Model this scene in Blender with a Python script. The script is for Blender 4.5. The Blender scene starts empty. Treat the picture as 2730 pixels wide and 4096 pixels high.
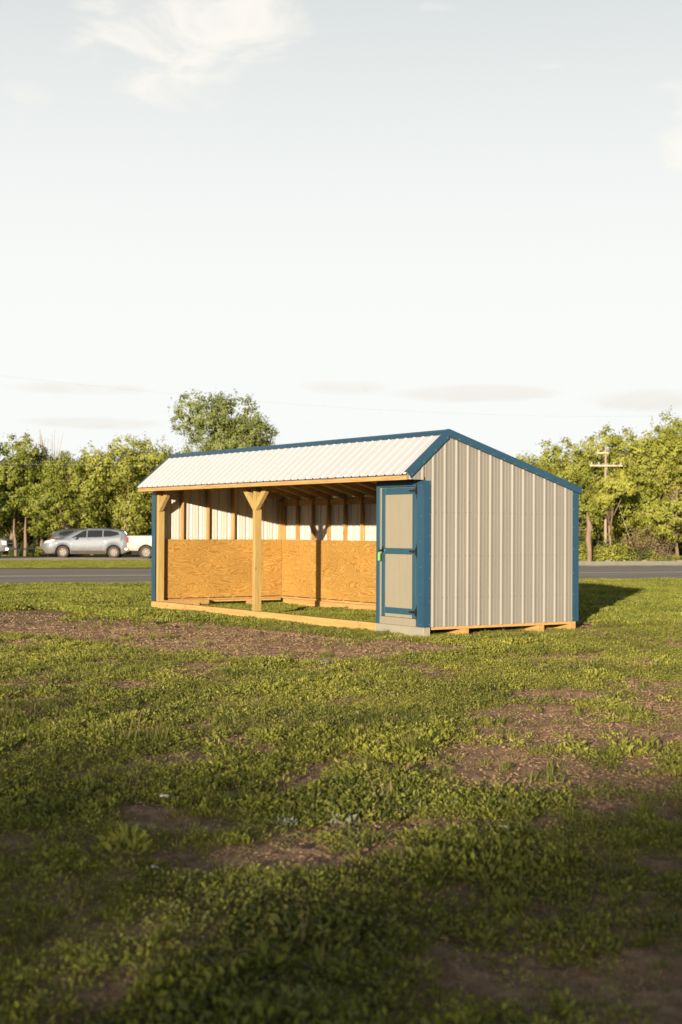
import bpy, bmesh, math, random
import numpy as np
from mathutils import Vector, Matrix, noise as mnoise

scene = bpy.context.scene
R = math.radians

# ------------------------------------------------------------------ camera
CAM = Vector((17.3332, -13.2425, 1.5791))
YAW, PITCH, ROLL, FPX = 0.9783, 0.0131, 0.0051, 5689.0
FW = Vector((-math.sin(YAW) * math.cos(PITCH), math.cos(YAW) * math.cos(PITCH), math.sin(PITCH)))
RT0 = Vector((math.cos(YAW), math.sin(YAW), 0))
UP0 = RT0.cross(FW)
RT = RT0 * math.cos(ROLL) + UP0 * math.sin(ROLL)
UP = -RT0 * math.sin(ROLL) + UP0 * math.cos(ROLL)
cd = bpy.data.cameras.new('camera')
cam = bpy.data.objects.new('camera', cd)
scene.collection.objects.link(cam)
mw = Matrix(((RT.x, UP.x, -FW.x, CAM.x), (RT.y, UP.y, -FW.y, CAM.y), (RT.z, UP.z, -FW.z, CAM.z), (0, 0, 0, 1)))
cam.matrix_world = mw
cd.sensor_fit = 'VERTICAL'
cd.sensor_height = 36.0
cd.sensor_width = 24.0
cd.lens = 50.0
cd.clip_start = 0.1
cd.clip_end = 3000
cd.dof.use_dof = True
cd.dof.focus_distance = 17.0
cd.dof.aperture_fstop = 2.9
scene.camera = cam

# ------------------------------------------------------------------ sun and sky
SUN_EL = R(8.4)
SUN_TO = Vector((0.645 * math.cos(SUN_EL), -0.764 * math.cos(SUN_EL), math.sin(SUN_EL))).normalized()
sd = bpy.data.lights.new('sun', 'SUN')
sd.energy = 5.0
sd.angle = R(0.55)
sd.color = (1.0, 0.82, 0.60)
sun = bpy.data.objects.new('sun', sd)
scene.collection.objects.link(sun)
sun.rotation_euler = SUN_TO.to_track_quat('Z', 'Y').to_euler()
sun.location = (30, -40, 30)

scene.view_settings.view_transform = 'Standard'
scene.view_settings.look = 'None'
scene.view_settings.exposure = 1.10
scene.view_settings.gamma = 1.0
scene.view_settings.use_curve_mapping = False

world = bpy.data.worlds.new('World')
scene.world = world
world.use_nodes = True
wt = world.node_tree
wt.nodes.clear()


def N(t, typ, **kw):
    n = t.nodes.new(typ)
    for k, v in kw.items():
        setattr(n, k, v)
    return n


def setin(n, **kw):
    for k, v in kw.items():
        n.inputs[k.replace('_', ' ')].default_value = v


def dirof(xd, yd):
    """world direction of a display-pixel position (1568 px wide)"""
    u, v = xd * 1.7411, yd * 1.7411
    d = FW + RT * ((u - 1365) / FPX) - UP * ((v - 2048) / FPX)
    return d.normalized()


def build_world():
    t = wt
    L = t.links.new
    out = N(t, 'ShaderNodeOutputWorld')
    bg = N(t, 'ShaderNodeBackground')
    sky = N(t, 'ShaderNodeTexSky', sky_type='NISHITA')
    sky.sun_disc = False
    sky.sun_elevation = SUN_EL
    sky.sun_rotation = math.atan2(SUN_TO.x, SUN_TO.y)
    sky.air_density = 1.0
    sky.dust_density = 2.0
    sky.ozone_density = 1.0
    hs = N(t, 'ShaderNodeHueSaturation')
    setin(hs, Saturation=1.0, Value=0.40)
    L(sky.outputs[0], hs.inputs['Color'])
    tc = N(t, 'ShaderNodeTexCoord')
    sep = N(t, 'ShaderNodeSeparateXYZ')
    L(tc.outputs['Generated'], sep.inputs[0])
    # pale haze, thick at the horizon and thinning upwards all round
    hz = N(t, 'ShaderNodeMapRange')
    hz.interpolation_type = 'SMOOTHSTEP'
    setin(hz, From_Min=0.12, From_Max=0.78, To_Min=1.0, To_Max=0.0)
    L(sep.outputs[2], hz.inputs['Value'])
    hm = N(t, 'ShaderNodeMix', data_type='RGBA')
    hm.inputs['B'].default_value = HAZE
    L(hz.outputs[0], hm.inputs['Factor'])
    L(hs.outputs[0], hm.inputs['A'])
    # clouds: wisps from stretched noise
    mp = N(t, 'ShaderNodeMapping')
    setin(mp, Scale=(4.5, 4.5, 12.0))
    L(tc.outputs['Generated'], mp.inputs[0])
    nz = N(t, 'ShaderNodeTexNoise')
    setin(nz, Scale=2.6, Detail=9.0, Roughness=0.6, Distortion=0.9)
    L(mp.outputs[0], nz.inputs['Vector'])
    total = None
    for xd, yd, wx, wy, st in CLOUDS:
        d = dirof(xd, yd)
        az = Vector((d.y, -d.x, 0)).normalized()
        upd = az.cross(d).normalized()
        if upd.z < 0:
            upd = -upd
        # elliptical distance in the cloud's own tangent plane
        da = N(t, 'ShaderNodeVectorMath', operation='DOT_PRODUCT')
        da.inputs[1].default_value = az / (wx * 1.7411 / FPX)
        db = N(t, 'ShaderNodeVectorMath', operation='DOT_PRODUCT')
        db.inputs[1].default_value = (upd) / (wy * 1.7411 / FPX)
        L(tc.outputs['Generated'], da.inputs[0])
        L(tc.outputs['Generated'], db.inputs[0])
        oa, ob = d.dot(az) / (wx * 1.7411 / FPX), d.dot(upd) / (wy * 1.7411 / FPX)
        a = N(t, 'ShaderNodeMath', operation='SUBTRACT'); a.inputs[1].default_value = oa
        b = N(t, 'ShaderNodeMath', operation='SUBTRACT'); b.inputs[1].default_value = ob
        L(da.outputs['Value'], a.inputs[0]); L(db.outputs['Value'], b.inputs[0])
        a2 = N(t, 'ShaderNodeMath', operation='MULTIPLY'); L(a.outputs[0], a2.inputs[0]); L(a.outputs[0], a2.inputs[1])
        b2 = N(t, 'ShaderNodeMath', operation='MULTIPLY'); L(b.outputs[0], b2.inputs[0]); L(b.outputs[0], b2.inputs[1])
        s = N(t, 'ShaderNodeMath', operation='ADD'); L(a2.outputs[0], s.inputs[0]); L(b2.outputs[0], s.inputs[1])
        # the same side of the dome only
        fr = N(t, 'ShaderNodeVectorMath', operation='DOT_PRODUCT'); fr.inputs[1].default_value = d
        L(tc.outputs['Generated'], fr.inputs[0])
        gt = N(t, 'ShaderNodeMath', operation='GREATER_THAN'); gt.inputs[1].default_value = 0.3
        L(fr.outputs['Value'], gt.inputs[0])
        m = N(t, 'ShaderNodeMapRange'); m.interpolation_type = 'SMOOTHSTEP'
        setin(m, From_Min=0.0, From_Max=2.4, To_Min=st, To_Max=0.0)
        L(s.outputs[0], m.inputs['Value'])
        g = N(t, 'ShaderNodeMath', operation='MULTIPLY'); L(m.outputs[0], g.inputs[0]); L(gt.outputs[0], g.inputs[1])
        if total is None:
            total = g
        else:
            q = N(t, 'ShaderNodeMath', operation='MAXIMUM'); L(total.outputs[0], q.inputs[0]); L(g.outputs[0], q.inputs[1]); total = q
    # threshold of noise moves with the mask
    ad = N(t, 'ShaderNodeMath', operation='MULTIPLY_ADD'); ad.inputs[1].default_value = 0.34
    L(total.outputs[0], ad.inputs[0]); L(nz.outputs['Fac'], ad.inputs[2])
    th = N(t, 'ShaderNodeMapRange'); th.interpolation_type = 'SMOOTHSTEP'
    setin(th, From_Min=0.66, From_Max=1.0, To_Min=0.0, To_Max=0.8)
    L(ad.outputs[0], th.inputs['Value'])
    cm = N(t, 'ShaderNodeMix', data_type='RGBA')
    cm.inputs['B'].default_value = CLOUD_COL
    L(th.outputs[0], cm.inputs['Factor'])
    L(hm.outputs['Result'], cm.inputs['A'])
    L(cm.outputs['Result'], bg.inputs['Color'])
    lowm = N(t, 'ShaderNodeMapRange'); setin(lowm, From_Min=0.08, From_Max=0.16); L(sep.outputs[2], lowm.inputs['Value'])
    cc = N(t, 'ShaderNodeMix', data_type='RGBA'); cc.inputs['A'].default_value = (4.0, 3.85, 3.62, 1); cc.inputs['B'].default_value = CLOUD_COL
    L(lowm.outputs[0], cc.inputs['Factor']); L(cc.outputs['Result'], cm.inputs['B'])
    setin(bg, Strength=0.10)
    L(bg.outputs[0], out.inputs[0])


HAZE = (4.46, 4.54, 4.44, 1)
CLOUD_COL = (4.85, 4.62, 4.25, 1)
CLOUDS = [(420, 110, 260, 120, 1.0), (500, 50, 200, 90, 1.0), (70, 215, 60, 30, 0.75), (230, 15, 70, 26, 0.8),
          (780, 75, 60, 30, 0.6), (1265, 140, 70, 16, 0.65), (1565, 270, 60, 100, 0.7), (190, 892, 150, 14, 1.25),
          (215, 972, 150, 14, 1.2), (1080, 905, 170, 20, 1.35), (800, 890, 90, 16, 1.0), (1500, 918, 130, 26, 1.35),
          (1250, 1000, 60, 22, 0.5), (1010, 12, 50, 16, 0.6)]
build_world()

# ------------------------------------------------------------------ helpers
col = scene.collection


def link(o, parent=None):
    col.objects.link(o)
    if parent is not None:
        o.parent = parent
    return o


def empty(name, loc=(0, 0, 0), rz=0.0):
    o = bpy.data.objects.new(name, None)
    o.location = loc
    o.rotation_euler = (0, 0, rz)
    o.empty_display_size = 0.2
    return link(o)


def tag(o, label=None, cat=None, group=None, kind=None):
    if label: o['label'] = label
    if cat: o['category'] = cat
    if group: o['group'] = group
    if kind: o['kind'] = kind
    return o


class MB:
    def __init__(s):
        s.v, s.f, s.m = [], [], []

    def add(s, vs, fs, mi=0):
        b = len(s.v)
        s.v += [tuple(v) for v in vs]
        s.f += [tuple(b + i for i in f) for f in fs]
        s.m += [mi] * len(fs)
        return s

    def box(s, x0, x1, y0, y1, z0, z1, mi=0):
        return s.add([(x0, y0, z0), (x1, y0, z0), (x1, y1, z0), (x0, y1, z0), (x0, y0, z1), (x1, y0, z1), (x1, y1, z1), (x0, y1, z1)],
                     [(0, 3, 2, 1), (4, 5, 6, 7), (0, 1, 5, 4), (1, 2, 6, 5), (2, 3, 7, 6), (3, 0, 4, 7)], mi)

    def beam(s, p0, p1, w, h, up=(0, 0, 1), mi=0):
        p0, p1 = Vector(p0), Vector(p1)
        d = (p1 - p0).normalized()
        a = d.cross(Vector(up)).normalized() * (w / 2)
        u = a.cross(d).normalized() * (h / 2)
        vs = [p + i * a + j * u for p in (p0, p1) for i, j in ((-1, -1), (1, -1), (1, 1), (-1, 1))]
        return s.add(vs, [(0, 1, 2, 3), (7, 6, 5, 4), (0, 4, 5, 1), (1, 5, 6, 2), (2, 6, 7, 3), (3, 7, 4, 0)], mi)

    def tube(s, pts, rad, n=6, mi=0, cap=True):
        pts = [Vector(p) for p in pts]
        rings = []
        for i, p in enumerate(pts):
            d = (pts[min(i + 1, len(pts) - 1)] - pts[max(i - 1, 0)]).normalized()
            a = d.cross(Vector((0, 0, 1)))
            if a.length < 0.05:
                a = d.cross(Vector((1, 0, 0)))
            a.normalize()
            b = d.cross(a)
            r = rad[i] if isinstance(rad, (list, tuple)) else rad
            rings.append([p + (a * math.cos(2 * math.pi * k / n) + b * math.sin(2 * math.pi * k / n)) * r for k in range(n)])
        vs = [v for r in rings for v in r]
        fs = []
        for i in range(len(rings) - 1):
            for k in range(n):
                k2 = (k + 1) % n
                fs.append((i * n + k, i * n + k2, (i + 1) * n + k2, (i + 1) * n + k))
        if cap:
            fs.append(tuple(reversed(range(n))))
            fs.append(tuple((len(rings) - 1) * n + k for k in range(n)))
        return s.add(vs, fs, mi)

    def prism(s, poly, off, mi=0):
        """poly: 3D points, extruded by off"""
        off = Vector(off)
        n = len(poly)
        vs = [Vector(p) for p in poly] + [Vector(p) + off for p in poly]
        fs = [tuple(range(n)), tuple(reversed(range(n, 2 * n)))]
        for i in range(n):
            j = (i + 1) % n
            fs.append((j, i, n + i, n + j))
        return s.add(vs, fs, mi)

    def lathe(s, prof, axis='y', n=24, c=(0, 0, 0), mi=0):
        """prof: (radius, along) closed outline"""
        vs = []
        for k in range(n):
            a = 2 * math.pi * k / n
            for r, h in prof:
                if axis == 'y':
                    vs.append((c[0] + r * math.cos(a), c[1] + h, c[2] + r * math.sin(a)))
                else:
                    vs.append((c[0] + r * math.cos(a), c[1] + r * math.sin(a), c[2] + h))
        m = len(prof)
        fs = []
        for k in range(n):
            k2 = (k + 1) % n
            for i in range(m - 1):
                fs.append((k * m + i, k * m + i + 1, k2 * m + i + 1, k2 * m + i))
        return s.add(vs, fs, mi)

    def mesh(s, name, mats, smooth=False, fix=False):
        me = bpy.data.meshes.new(name)
        me.from_pydata(s.v, [], s.f)
        for m in (mats if isinstance(mats, (list, tuple)) else [mats]):
            me.materials.append(m)
        me.polygons.foreach_set('material_index', s.m)
        if smooth:
            me.polygons.foreach_set('use_smooth', [True] * len(me.polygons))
        me.update()
        if fix:
            bm = bmesh.new(); bm.from_mesh(me)
            bmesh.ops.recalc_face_normals(bm, faces=bm.faces)
            bm.to_mesh(me); bm.free()
        return me

    def build(s, name, mats, parent=None, smooth=False, bevel=0.0, fix=True, angle=None):
        me = s.mesh(name, mats, smooth, fix)
        o = bpy.data.objects.new(name, me)
        link(o, parent)
        if bevel:
            b = o.modifiers.new('bevel', 'BEVEL'); b.width = bevel; b.segments = 1; b.limit_method = 'ANGLE'
        if angle and smooth:
            try:
                me.set_sharp_from_angle(angle=R(angle))
            except Exception:
                pass
        return o


# ------------------------------------------------------------------ numpy noise
def _h(ix, iy, seed):
    n = (ix.astype(np.int64) * 374761393 + iy.astype(np.int64) * 668265263 + seed * 1442695041) & 0xffffffff
    n = ((n ^ (n >> 13)) * 1274126177) & 0xffffffff
    n = (n ^ (n >> 16)) & 0xffffffff
    return n / 4294967295.0


def vnoise(x, y, f, seed=0):
    x = np.asarray(x, float) * f; y = np.asarray(y, float) * f
    ix, iy = np.floor(x), np.floor(y)
    fx, fy = x - ix, y - iy
    fx = fx * fx * (3 - 2 * fx); fy = fy * fy * (3 - 2 * fy)
    a = _h(ix, iy, seed); b = _h(ix + 1, iy, seed); c = _h(ix, iy + 1, seed); d = _h(ix + 1, iy + 1, seed)
    return (a * (1 - fx) + b * fx) * (1 - fy) + (c * (1 - fx) + d * fx) * fy


def fbm(x, y, f, oct=4, seed=0, g=0.5):
    s = 0; a = 1; t = 0
    for i in range(oct):
        s = s + a * vnoise(x, y, f * 2 ** i, seed + i * 17); t += a; a *= g
    return s / t


def sstep(a, b, x):
    t = np.clip((x - a) / (b - a), 0, 1)
    return t * t * (3 - 2 * t)


# ------------------------------------------------------------------ materials
def mat(name, base, rough=0.7, metal=0.0, spec=None, var=0.12, nscale=8.0, stretch=(1, 1, 1), bump=0.0, bscale=60.0, col2=None, f2=(0.45, 0.7), coat=0.0, detail=4.0):
    m = bpy.data.materials.new(name)
    m.use_nodes = True
    t = m.node_tree
    L = t.links.new
    b = t.nodes['Principled BSDF']
    setin(b, Roughness=rough, Metallic=metal)
    if spec is not None:
        b.inputs['Specular IOR Level'].default_value = spec
    if coat:
        b.inputs['Coat Weight'].default_value = coat
        b.inputs['Coat Roughness'].default_value = 0.08
    tc = N(t, 'ShaderNodeTexCoord')
    mp = N(t, 'ShaderNodeMapping')
    mp.inputs['Scale'].default_value = stretch
    L(tc.outputs['Object'], mp.inputs[0])
    nz = N(t, 'ShaderNodeTexNoise')
    setin(nz, Scale=nscale, Detail=detail, Roughness=0.6)
    L(mp.outputs[0], nz.inputs['Vector'])
    mr = N(t, 'ShaderNodeMapRange')
    setin(mr, From_Min=0.25, From_Max=0.75, To_Min=1 - var, To_Max=1 + var)
    L(nz.outputs['Fac'], mr.inputs['Value'])
    mul = N(t, 'ShaderNodeVectorMath', operation='SCALE')
    if col2:
        mx = N(t, 'ShaderNodeMix', data_type='RGBA')
        mx.inputs['A'].default_value = (*base, 1); mx.inputs['B'].default_value = (*col2, 1)
        r2 = N(t, 'ShaderNodeMapRange'); setin(r2, From_Min=f2[0], From_Max=f2[1])
        n2 = N(t, 'ShaderNodeTexNoise'); setin(n2, Scale=nscale * 0.37, Detail=5.0, Roughness=0.65)
        L(mp.outputs[0], n2.inputs['Vector']); L(n2.outputs['Fac'], r2.inputs['Value']); L(r2.outputs[0], mx.inputs['Factor'])
        L(mx.outputs['Result'], mul.inputs[0])
    else:
        mul.inputs[0].default_value = base
    L(mr.outputs[0], mul.inputs['Scale'])
    L(mul.outputs[0], b.inputs['Base Color'])
    if bump:
        nb = N(t, 'ShaderNodeTexNoise'); setin(nb, Scale=bscale, Detail=5.0, Roughness=0.6)
        L(mp.outputs[0], nb.inputs['Vector'])
        bp = N(t, 'ShaderNodeBump'); setin(bp, Strength=bump, Distance=0.02)
        L(nb.outputs['Fac'], bp.inputs['Height']); L(bp.outputs[0], b.inputs['Normal'])
    return m


def wood(name, base, dark, axis, knots=True):
    """sawn pine: growth rings stretched along one axis, a few knots"""
    m = bpy.data.materials.new(name); m.use_nodes = True
    t = m.node_tree; L = t.links.new; b = t.nodes['Principled BSDF']
    setin(b, Roughness=0.75); b.inputs['Specular IOR Level'].default_value = 0.25
    tc = N(t, 'ShaderNodeTexCoord')
    oi = N(t, 'ShaderNodeObjectInfo')
    off = N(t, 'ShaderNodeVectorMath', operation='SCALE'); off.inputs[0].default_value = (13.0, 7.0, 5.0); L(oi.outputs['Random'], off.inputs['Scale'])
    ad = N(t, 'ShaderNodeVectorMath', operation='ADD'); L(tc.outputs['Object'], ad.inputs[0]); L(off.outputs[0], ad.inputs[1])
    mp = N(t, 'ShaderNodeMapping')
    sc = [14.0, 14.0, 14.0]; sc[axis] = 0.8
    mp.inputs['Scale'].default_value = sc
    L(ad.outputs[0], mp.inputs[0])
    nz = N(t, 'ShaderNodeTexNoise'); setin(nz, Scale=2.0, Detail=6.0, Roughness=0.6, Distortion=1.2)
    L(mp.outputs[0], nz.inputs['Vector'])
    cr = N(t, 'ShaderNodeMapRange'); setin(cr, From_Min=0.35, From_Max=0.68); L(nz.outputs['Fac'], cr.inputs['Value'])
    mx = N(t, 'ShaderNodeMix', data_type='RGBA'); mx.inputs['A'].default_value = (*base, 1); mx.inputs['B'].default_value = (*dark, 1)
    L(cr.outputs[0], mx.inputs['Factor'])
    vo = N(t, 'ShaderNodeTexVoronoi'); setin(vo, Scale=1.0)
    m2 = N(t, 'ShaderNodeMapping'); s2 = [6.0, 6.0, 6.0]; s2[axis] = 2.6; m2.inputs['Scale'].default_value = s2
    L(ad.outputs[0], m2.inputs[0]); L(m2.outputs[0], vo.inputs['Vector'])
    kr = N(t, 'ShaderNodeMapRange'); setin(kr, From_Min=0.05, From_Max=0.13, To_Min=0.75 if knots else 0.0, To_Max=0.0); L(vo.outputs['Distance'], kr.inputs['Value'])
    mk = N(t, 'ShaderNodeMix', data_type='RGBA'); mk.inputs['B'].default_value = (dark[0] * .35, dark[1] * .3, dark[2] * .35, 1)
    L(kr.outputs[0], mk.inputs['Factor']); L(mx.outputs['Result'], mk.inputs['A'])
    rv = N(t, 'ShaderNodeMapRange'); setin(rv, To_Min=0.85, To_Max=1.12); L(oi.outputs['Random'], rv.inputs['Value'])
    ml = N(t, 'ShaderNodeVectorMath', operation='SCALE'); L(mk.outputs['Result'], ml.inputs[0]); L(rv.outputs[0], ml.inputs['Scale'])
    L(ml.outputs[0], b.inputs['Base Color'])
    bp = N(t, 'ShaderNodeBump'); setin(bp, Strength=0.25, Distance=0.003); L(nz.outputs['Fac'], bp.inputs['Height']); L(bp.outputs[0], b.inputs['Normal'])
    return m


def plymat(name, axis):
    m = bpy.data.materials.new(name); m.use_nodes = True
    t = m.node_tree; L = t.links.new; b = t.nodes['Principled BSDF']
    setin(b, Roughness=0.6); b.inputs['Specular IOR Level'].default_value = 0.3
    tc = N(t, 'ShaderNodeTexCoord')
    oi = N(t, 'ShaderNodeObjectInfo')
    off = N(t, 'ShaderNodeVectorMath', operation='SCALE'); off.inputs[0].default_value = (13.0, 7.0, 5.0); L(oi.outputs['Random'], off.inputs['Scale'])
    ad = N(t, 'ShaderNodeVectorMath', operation='ADD'); L(tc.outputs['Object'], ad.inputs[0]); L(off.outputs[0], ad.inputs[1])
    mp = N(t, 'ShaderNodeMapping'); sc = [0.8, 0.8, 3.6]; mp.inputs['Scale'].default_value = sc; L(ad.outputs[0], mp.inputs[0])
    n1 = N(t, 'ShaderNodeTexNoise'); setin(n1, Scale=1.25, Detail=2.5, Roughness=0.5, Distortion=0.4); L(mp.outputs[0], n1.inputs['Vector'])
    mu = N(t, 'ShaderNodeMath', operation='MULTIPLY'); mu.inputs[1].default_value = 150.0; L(n1.outputs['Fac'], mu.inputs[0])
    sn = N(t, 'ShaderNodeMath', operation='SINE'); L(mu.outputs[0], sn.inputs[0])
    n2 = N(t, 'ShaderNodeTexNoise'); setin(n2, Scale=10.0, Detail=5.0, Roughness=0.7); L(mp.outputs[0], n2.inputs['Vector'])
    mm = N(t, 'ShaderNodeMath', operation='MULTIPLY'); L(sn.outputs[0], mm.inputs[0]); L(n2.outputs['Fac'], mm.inputs[1])
    r = N(t, 'ShaderNodeMapRange'); setin(r, From_Min=-0.35, From_Max=0.6, To_Min=0.0, To_Max=1.0); L(mm.outputs[0], r.inputs['Value'])
    mx = N(t, 'ShaderNodeMix', data_type='RGBA'); mx.inputs['A'].default_value = (0.365, 0.225, 0.060, 1); mx.inputs['B'].default_value = (0.2584, 0.1178, 0.02128, 1)
    L(r.outputs[0], mx.inputs['Factor'])
    n3 = N(t, 'ShaderNodeTexNoise'); setin(n3, Scale=1.4, Detail=3.0); L(ad.outputs[0], n3.inputs['Vector'])
    r3 = N(t, 'ShaderNodeMapRange'); setin(r3, From_Min=0.3, From_Max=0.7, To_Min=0.88, To_Max=1.12); L(n3.outputs['Fac'], r3.inputs['Value'])
    ml = N(t, 'ShaderNodeVectorMath', operation='SCALE'); L(mx.outputs['Result'], ml.inputs[0]); L(r3.outputs[0], ml.inputs['Scale'])
    L(ml.outputs[0], b.inputs['Base Color'])
    return m


def leafmat(name, c1, c2, dry=None, trans=0.35, nsc=0.6, rough=0.55):
    """leaf: colour varies per instance and slowly over the place"""
    m = bpy.data.materials.new(name); m.use_nodes = True
    t = m.node_tree; L = t.links.new
    t.nodes.clear()
    out = N(t, 'ShaderNodeOutputMaterial')
    b = N(t, 'ShaderNodeBsdfPrincipled'); setin(b, Roughness=rough); b.inputs['Specular IOR Level'].default_value = 0.3
    tr = N(t, 'ShaderNodeBsdfTranslucent')
    ge = N(t, 'ShaderNodeNewGeometry')
    oi = N(t, 'ShaderNodeObjectInfo')
    nz = N(t, 'ShaderNodeTexNoise'); setin(nz, Scale=nsc, Detail=3.0); L(ge.outputs['Position'], nz.inputs['Vector'])
    mr = N(t, 'ShaderNodeMapRange'); setin(mr, From_Min=0.3, From_Max=0.7); L(nz.outputs['Fac'], mr.inputs['Value'])
    ri = N(t, 'ShaderNodeMath', operation='MULTIPLY_ADD'); ri.inputs[1].default_value = 0.5
    r1 = N(t, 'ShaderNodeMath', operation='ADD'); L(oi.outputs['Random'], r1.inputs[0]); L(ge.outputs['Random Per Island'], r1.inputs[1])
    L(r1.outputs[0], ri.inputs[0])
    hm = N(t, 'ShaderNodeMath', operation='MULTIPLY'); hm.inputs[1].default_value = 0.5; L(mr.outputs[0], hm.inputs[0])
    L(hm.outputs[0], ri.inputs[2])
    rr = N(t, 'ShaderNodeMapRange'); setin(rr, From_Min=0.2, From_Max=1.3); L(ri.outputs[0], rr.inputs['Value'])
    mx = N(t, 'ShaderNodeMix', data_type='RGBA'); mx.inputs['A'].default_value = (*c1, 1); mx.inputs['B'].default_value = (*c2, 1)
    L(rr.outputs[0], mx.inputs['Factor'])
    res = mx.outputs['Result']
    if dry:
        gt = N(t, 'ShaderNodeMath', operation='GREATER_THAN'); gt.inputs[1].default_value = dry[3]
        L(ge.outputs['Random Per Island'], gt.inputs[0])
        md = N(t, 'ShaderNodeMix', data_type='RGBA'); md.inputs['B'].default_value = (*dry[:3], 1)
        L(res, md.inputs['A']); L(gt.outputs[0], md.inputs['Factor']); res = md.outputs['Result']
    L(res, b.inputs['Base Color'])
    tm = N(t, 'ShaderNodeMix', data_type='RGBA', blend_type='MULTIPLY'); tm.inputs['Factor'].default_value = 1.0; tm.inputs['B'].default_value = (1.3, 1.35, 0.55, 1)
    L(res, tm.inputs['A']); L(tm.outputs['Result'], tr.inputs['Color'])
    ms = N(t, 'ShaderNodeMixShader'); ms.inputs[0].default_value = trans
    L(b.outputs[0], ms.inputs[1]); L(tr.outputs[0], ms.inputs[2]); L(ms.outputs[0], out.inputs[0])
    return m


BLUE = (0.01368, 0.05472, 0.0988)
M = {}
M['blue_metal'] = mat('blue_trim_metal', BLUE, rough=0.38, var=0.10, nscale=3, bump=0.05, bscale=5, spec=0.5)
M['blue_paint'] = mat('blue_painted_board', (0.01444, 0.0608, 0.0988), rough=0.6, var=0.12, nscale=18, stretch=(1, 1, .15), bump=0.1, bscale=60)
M['white_metal'] = mat('white_roof_metal', (0.405, 0.412, 0.440), bump=.06, bscale=3, rough=0.42, var=0.03, nscale=1.5, spec=0.4)
M['tan_metal'] = mat('taupe_wall_metal', (0.199, 0.190, 0.168), bump=.06, bscale=3, rough=0.52, var=0.06, nscale=2, stretch=(1, 1, .3), spec=0.3)
M['cream_metal'] = mat('pale_back_of_sheet', (0.4712, 0.456, 0.418), rough=0.45, var=0.05, nscale=3, stretch=(1, 1, .3))
M['siding'] = mat('taupe_painted_siding', (0.228, 0.209, 0.1558), rough=0.72, var=0.06, nscale=30, stretch=(1, 1, .08), bump=0.15, bscale=90)
M['skid_paint'] = mat('grey_painted_timber', (0.2508, 0.2394, 0.19), rough=0.75, var=0.10, nscale=14, stretch=(.1, 1, 1), bump=0.15, bscale=50)
P1, P2 = (0.44, 0.31, 0.135), (0.304, 0.152, 0.0418)
G1, G2 = (0.38, 0.2736, 0.1064), (0.2736, 0.1824, 0.057)
M['wood_x'] = wood('pine_along_length', P1, P2, 0)
M['wood_y'] = wood('pine_along_depth', P1, P2, 1)
M['wood_z'] = wood('pine_upright', P1, P2, 2)
M['treated_x'] = wood('treated_timber_along_length', (0.4408, 0.2888, 0.114), (0.3192, 0.1748, 0.0532), 0)
M['treated_z'] = wood('treated_timber_upright', G1, G2, 2)
M['ply'] = plymat('stained_plywood', 0)
M['black'] = mat('black_iron', (0.00912, 0.00912, 0.00912), rough=0.4, metal=0.2, var=0.2, nscale=30)
M['screw'] = mat('screw_head', (0.228, 0.3192, 0.3496), rough=0.35, metal=0.3, var=0.1)
M['tag'] = mat('green_card', (0.1672, 0.4712, 0.0912), rough=0.7, var=0.06, nscale=40)

# ------------------------------------------------------------------ terrain
ANG = R(13.5)
SN = np.array([-math.cos(ANG), math.sin(ANG)])
TN = np.array([math.sin(ANG), math.cos(ANG)])
SC = float(SN[0] * CAM.x + SN[1] * CAM.y)
S_NEAR, S_FAR = 20.9, 37.4
YR, YF = (math.cos(YAW), math.sin(YAW)), (-math.sin(YAW), math.cos(YAW))

DIRT = [(-9.4, -3.78), (-8.88, -3.45), (-9.06, -2.42), (-6.99, -2.16), (-5.5, -2.07), (-3.26, -1.83), (-0.89, -1.63), (0.32, -1.27), (1.57, -1.03), (2.51, -0.88), (2.71, -2.27), (3.06, -3.0), (3.09, -3.86), (2.3, -4.17), (1.21, -4.43), (-0.43, -4.75), (-2.12, -4.99), (-3.68, -5.39), (-5.5, -6.2), (-9.0, -7.5), (-13, -5.5)]
PATCH = [(8.07, -4.88, 0.57, 0.27), (9.2, -5.54, 0.85, 0.4), (9.35, -6.74, 0.31, 0.25), (10.21, -7.0, 0.66, 0.39), (11.53, -7.33, 0.32, 0.19), (11.59, -9.72, 0.45, 0.22), (10.53, -9.67, 0.37, 0.19), (11.11, -8.86, 0.28, 0.16), (5.69, -8.73, 0.22, 0.18), (13.76, -9.52, 0.17, 0.38), (12.88, -11.22, 0.09, 0.12), (12.48, -9.41, 0.11, 0.07), (8.48, -8.67, 0.21, 0.15), (8.46, -7.96, 0.19, 0.12), (8.65, -3.94, 0.27, 0.64), (12.66, -8.26, 0.12, 0.11), (11.0, -6.6, 0.25, 0.19), (11.65, -9.16, 0.13, 0.14), (4.18, -6.95, 0.26, 0.16), (4.85, -8.32, 0.24, 0.14), (9.7, -8.37, 0.17, 0.1), (11.68, -8.07, 0.14, 0.09),
         (8.9, -5.9, 0.5, 0.35), (10.6, -6.9, 0.4, 0.25), (7.2, -3.9, 0.5, 0.3)]


def in_poly(x, y, poly):
    c = np.zeros(x.shape, bool)
    n = len(poly)
    for i in range(n):
        x1, y1 = poly[i]; x2, y2 = poly[(i + 1) % n]
        cond = ((y1 > y) != (y2 > y)) & (x < (x2 - x1) * (y - y1) / (y2 - y1 + 1e-12) + x1)
        c ^= cond
    return c


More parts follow.
